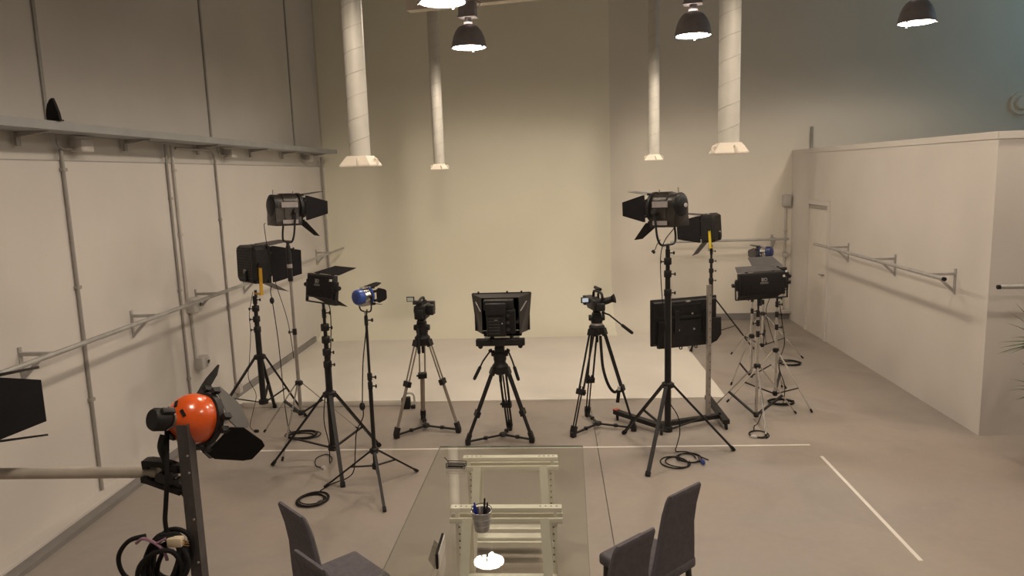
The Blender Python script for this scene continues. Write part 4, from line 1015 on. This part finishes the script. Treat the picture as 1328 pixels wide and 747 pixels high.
MB().tube(spline([cpt(-1.52, 1.475, -.02), cpt(-1.58, 1.46, -.03), cpt(-1.625, 1.40, -.03), cpt(-1.615, 1.33, -.03), cpt(-1.56, 1.28, -.02), cpt(-1.50, 1.26, 0)], 8), .0085, 10).build('loose_loop', RUBBER, cb)
MB().tube(spline([cpt(-1.54, 1.462, -.05), cpt(-1.505, 1.485, -.06), cpt(-1.465, 1.468, -.06), cpt(-1.435, 1.44, -.06), cpt(-1.425, 1.40, -.06)], 6), .006, 6).tube(spline([cpt(-1.46, 1.465, -.06), cpt(-1.435, 1.478, -.06), cpt(-1.42, 1.485, -.06)], 5), .005, 6).build('tie', PINK, cb, label='mauve cable tie')
pg = MB().box(cpt(-1.392, 1.468, -.05), (.055, .03, .036), bev=.006).build('plug', PLUGW, cb, label='cream plug')
for k in (-1, 0, 1): MB().cyl(cpt(-1.365, 1.463+k*.009, -.05), cpt(-1.343, 1.460+k*.009, -.05), .0022, seg=8).build('pin', BRASS, pg)

# ================================================================== FLOOR ITEMS
# pale trunking lying along the cyclorama edge and a small black case
tag(MB().box((-2.86, 8.63, .035), (2.0, .05, .07), bev=.006).build('cable_trunking', CYCF), 'long pale board lying along the left front edge of the white cyclorama', 'board')
bg = thing('black_case', 'small black case with a pale cable behind the silver tripod', 'case', (-1.80, 8.50, 0))
MB().box((0, 0, .07), (.10, .09, .14), bev=.012).build('case_body', BLACKF, bg)
MB().tube(spline([(-.03, -.01, .13), (-.01, 0, .175), (.05, .02, .185), (.09, .03, .15), (.10, .03, .02)], 6), .012, 8).build('cable_loop', PLASTIC, bg)
MB().box((.085, .0, .02), (.05, .05, .04), bev=.006).build('plug_head', BLACK, bg)

def coil(m, c, rx, ry, rot, r, turns, jit, z0, seed):
    rnd = random.Random(seed); pts = []
    n = 22*turns; k1 = rnd.uniform(0, 6); k2 = rnd.uniform(0, 6)
    for k in range(n+1):
        a = 2*PI*k/22
        g = 1+jit*math.sin(a*.37+k1)+jit*.6*math.sin(a*1.31+k2)
        x = rx*g*math.cos(a)+jit*rx*.8*math.sin(a*.21+k2); y = ry*g*math.sin(a)+jit*ry*.8*math.cos(a*.17+k1)
        pts.append((c[0]+x*math.cos(rot)-y*math.sin(rot), c[1]+x*math.sin(rot)+y*math.cos(rot), z0+r+r*1.5*(k/n)*turns*.55+.002*math.sin(a*2)))
    m.tube(pts, r, 6); return pts
def cable(label, drop, n, coilargs, r=.005, lump=None, plug=None, plugm=None, mtl=None):
    t = thing('power_cable', label, 'cable', (0, 0, 0))
    mt_ = mtl or RUBBER
    if drop: MB().tube(spline(drop, n), r, 8).build('cord', mt_, t)
    if coilargs:
        for ca in coilargs:
            m = MB(); coil(m, *ca); m.build('coil', mt_, t)
    if lump: MB().ball(lump, .03, (.85, .6, 1.25), 14, 10).build('inline_switch', BLACK, t)
    if plug: MB().tube([plug[0], tuple((Vector(plug[0])*.6+Vector(plug[1])*.4)), plug[1]], [.012, .02, .018], 12).build('plug', plugm or BLACK, t)
    return t
cable('black cable with inline switch falling from the left softlight to the floor', [(-3.08, 7.86, 1.62), (-3.09, 7.85, 1.55), (-3.07, 7.83, 1.44), (-3.03, 7.8, 1.02), (-3.02, 7.80, .58), (-3.01, 7.80, .2), (-2.96, 7.74, .012), (-2.85, 7.66, .008)], 8, [((-2.76, 7.57), .16, .11, .1, .006, 5, .12, 0, 5)], lump=(-3.075, 7.83, 1.46))
cable('thin black cable hanging beside the far left stand', [(-3.32, 7.93, 1.55), (-3.37, 7.90, 1.30), (-3.365, 7.88, 1.1), (-3.40, 7.87, .80), (-3.43, 7.87, .58), (-3.36, 7.87, .39), (-3.40, 7.84, .2), (-3.43, 7.80, .05), (-3.36, 7.74, .008)], 8, None, r=.0035, plug=((-3.36, 7.74, .012), (-3.31, 7.72, .012)))
cable('thin black cable down the back of the left fresnel', [(-2.90, 7.38, 2.33), (-2.915, 7.38, 2.29), (-2.90, 7.40, 2.0), (-2.87, 7.45, 1.7), (-2.78, 7.46, 1.3), (-2.745, 7.46, .9)], 8, None, r=.0035)
cable('black cable with a small white plug looped under the left panel light', [(-2.14, 6.76, 1.60), (-2.10, 6.74, 1.56), (-2.10, 6.73, 1.35), (-2.14, 6.74, 1.0), (-2.21, 6.76, .7), (-2.24, 6.76, .45), (-2.20, 6.74, .22), (-2.22, 6.78, .02), (-2.24, 6.92, .007), (-2.33, 7.03, .007), (-2.40, 6.92, .007), (-2.34, 6.73, .007), (-2.25, 6.68, .007)], 7, None, r=.0045, plug=((-2.27, 6.68, .012), (-2.23, 6.66, .012)), plugm=WHITE)
cable('black cable with inline switch beside the small blue lamp, coiled on floor', [(-1.60, 6.17, 1.64), (-1.61, 6.13, 1.46), (-1.645, 6.1, 1.19), (-1.672, 6.1, .85), (-1.674, 6.1, .71), (-1.745, 6.12, .57), (-1.79, 6.2, .38), (-1.86, 6.35, .12), (-1.95, 6.42, .012), (-2.06, 6.3, .008), (-2.12, 6.15, .008)], 8, [((-2.13, 5.96), .125, .135, .0, .006, 4, .10, 0, 11)], lump=(-1.676, 6.1, .80), plug=((-2.06, 5.86, .015), (-2.02, 5.89, .03)), plugm=DGREY)
cable('thin black cable hanging from the right fresnel behind its stand', [(1.15, 6.98, 2.22), (1.10, 6.93, 2.17), (1.035, 6.9, 2.09), (1.0, 6.9, 1.965), (1.0, 6.9, 1.75), (1.02, 6.92, 1.49), (1.05, 6.96, 1.2), (1.06, 6.97, .9), (1.06, 6.95, .6)], 8, None, r=.0042)
cable('black cable with blue plug coiled in front of the right fresnel stand', [(1.05, 6.97, .60), (1.09, 6.93, .52), (1.16, 6.9, .40), (1.18, 6.9, .245), (1.155, 6.9, .12), (1.16, 7.0, .012), (1.25, 7.0, .008), (1.32, 6.93, .008), (1.43, 6.78, .008)], 8, [((1.12, 6.72), .115, .14, .25, .006, 2, .12, 0, 21), ((1.24, 6.80), .10, .11, .1, .006, 2, .15, .006, 23)], plug=((1.36, 6.74, .022), (1.358, 6.66, .026)), plugm=BLUEPLUG)
cable('grey cable coiled by the foot of the front chromed stand', [(2.19, 7.88, .45), (2.23, 7.84, .2), (2.17, 7.80, .012), (2.10, 7.70, .008), (2.06, 7.55, .008)], 8, [((2.07, 7.45), .09, .10, .0, .0055, 2, .12, 0, 31)], plug=((1.98, 7.38, .012), (2.04, 7.36, .012)), plugm=PLASTIC)
cable('black cable looped round the right chromed stand', [(2.60, 8.58, 1.2), (2.63, 8.56, .95), (2.66, 8.55, .7), (2.60, 8.54, .45), (2.66, 8.5, .2), (2.63, 8.45, .012)], 8, [((2.62, 8.5), .13, .11, .2, .006, 4, .15, 0, 37)], r=.005)
cable('black cable loop hanging between the back chromed stands', [(3.12, 10.88, 1.3), (3.16, 10.86, .9), (3.10, 10.84, .6), (3.2, 10.6, .1), (3.25, 10.4, .012)], 8, [((3.27, 10.25), .14, .13, .2, .007, 3, .10, 0, 41)])
cable('short loose cable end hanging under the right fresnel yoke', [(1.0, 6.93, 2.10), (.965, 6.92, 2.05), (.955, 6.92, 2.02), (.93, 6.92, 1.985)], 6, None, r=.004, plug=((.945, 6.92, 2.0), (.925, 6.92, 1.98)))

# ================================================================== PLANT
pl = thing('potted_yucca', 'green spiky potted plant at the right edge by the partition', 'plant', (4.33, 6.55, 0))
MB().lathe([(.10, 0), (.115, .02), (.135, .22), (.145, .22), (.145, .26), (.13, .26), (.12, .22), (.0005, .22)], 28, caps=False).build('pot', POTM, pl)
MB().tube([(0, 0, .20), (.02, .0, .7), (.0, .02, 1.18)], [.04, .032, .028], 12).tube([(.05, .03, .20), (.09, .04, .5), (.06, .04, .72)], [.03, .026, .022], 10).build('trunk', TRUNK, pl)
rnd = random.Random(5)
def leaf(base, az, el, L, wd):
    m = MB(); n = 8
    d = Vector((math.cos(az)*math.cos(el), math.sin(az)*math.cos(el), math.sin(el)))
    sd = Vector((-math.sin(az), math.cos(az), 0)); P = Vector(base); vs = []
    for k in range(n+1):
        t_ = k/n; ww = wd*(.55+1.6*t_*(1-t_)*1.2)*(1-t_**3)+.0008
        q = P+d*L*t_+Vector((0, 0, -.16*L*t_*t_*math.cos(el)))
        up_ = sd.cross(d).normalized()*ww*.35
        vs.append([m.bm.verts.new(q-sd*ww+up_), m.bm.verts.new(q), m.bm.verts.new(q+sd*ww+up_)])
    for A_, B_ in zip(vs, vs[1:]):
        m.bm.faces.new((A_[0], A_[1], B_[1], B_[0])); m.bm.faces.new((A_[1], A_[2], B_[2], B_[1]))
    return m.build('leaf', LEAFM, pl)
for i in range(46):
    leaf((0, .02, 1.14+.03*rnd.random()), 2*PI*i*.382+rnd.uniform(-.1, .1), rnd.uniform(-.35, 1.25), rnd.uniform(.36, .48), .016)
for i in range(26):
    leaf((.06, .04, .70+.02*rnd.random()), 2*PI*i*.382, rnd.uniform(-.25, 1.1), rnd.uniform(.30, .42), .014)
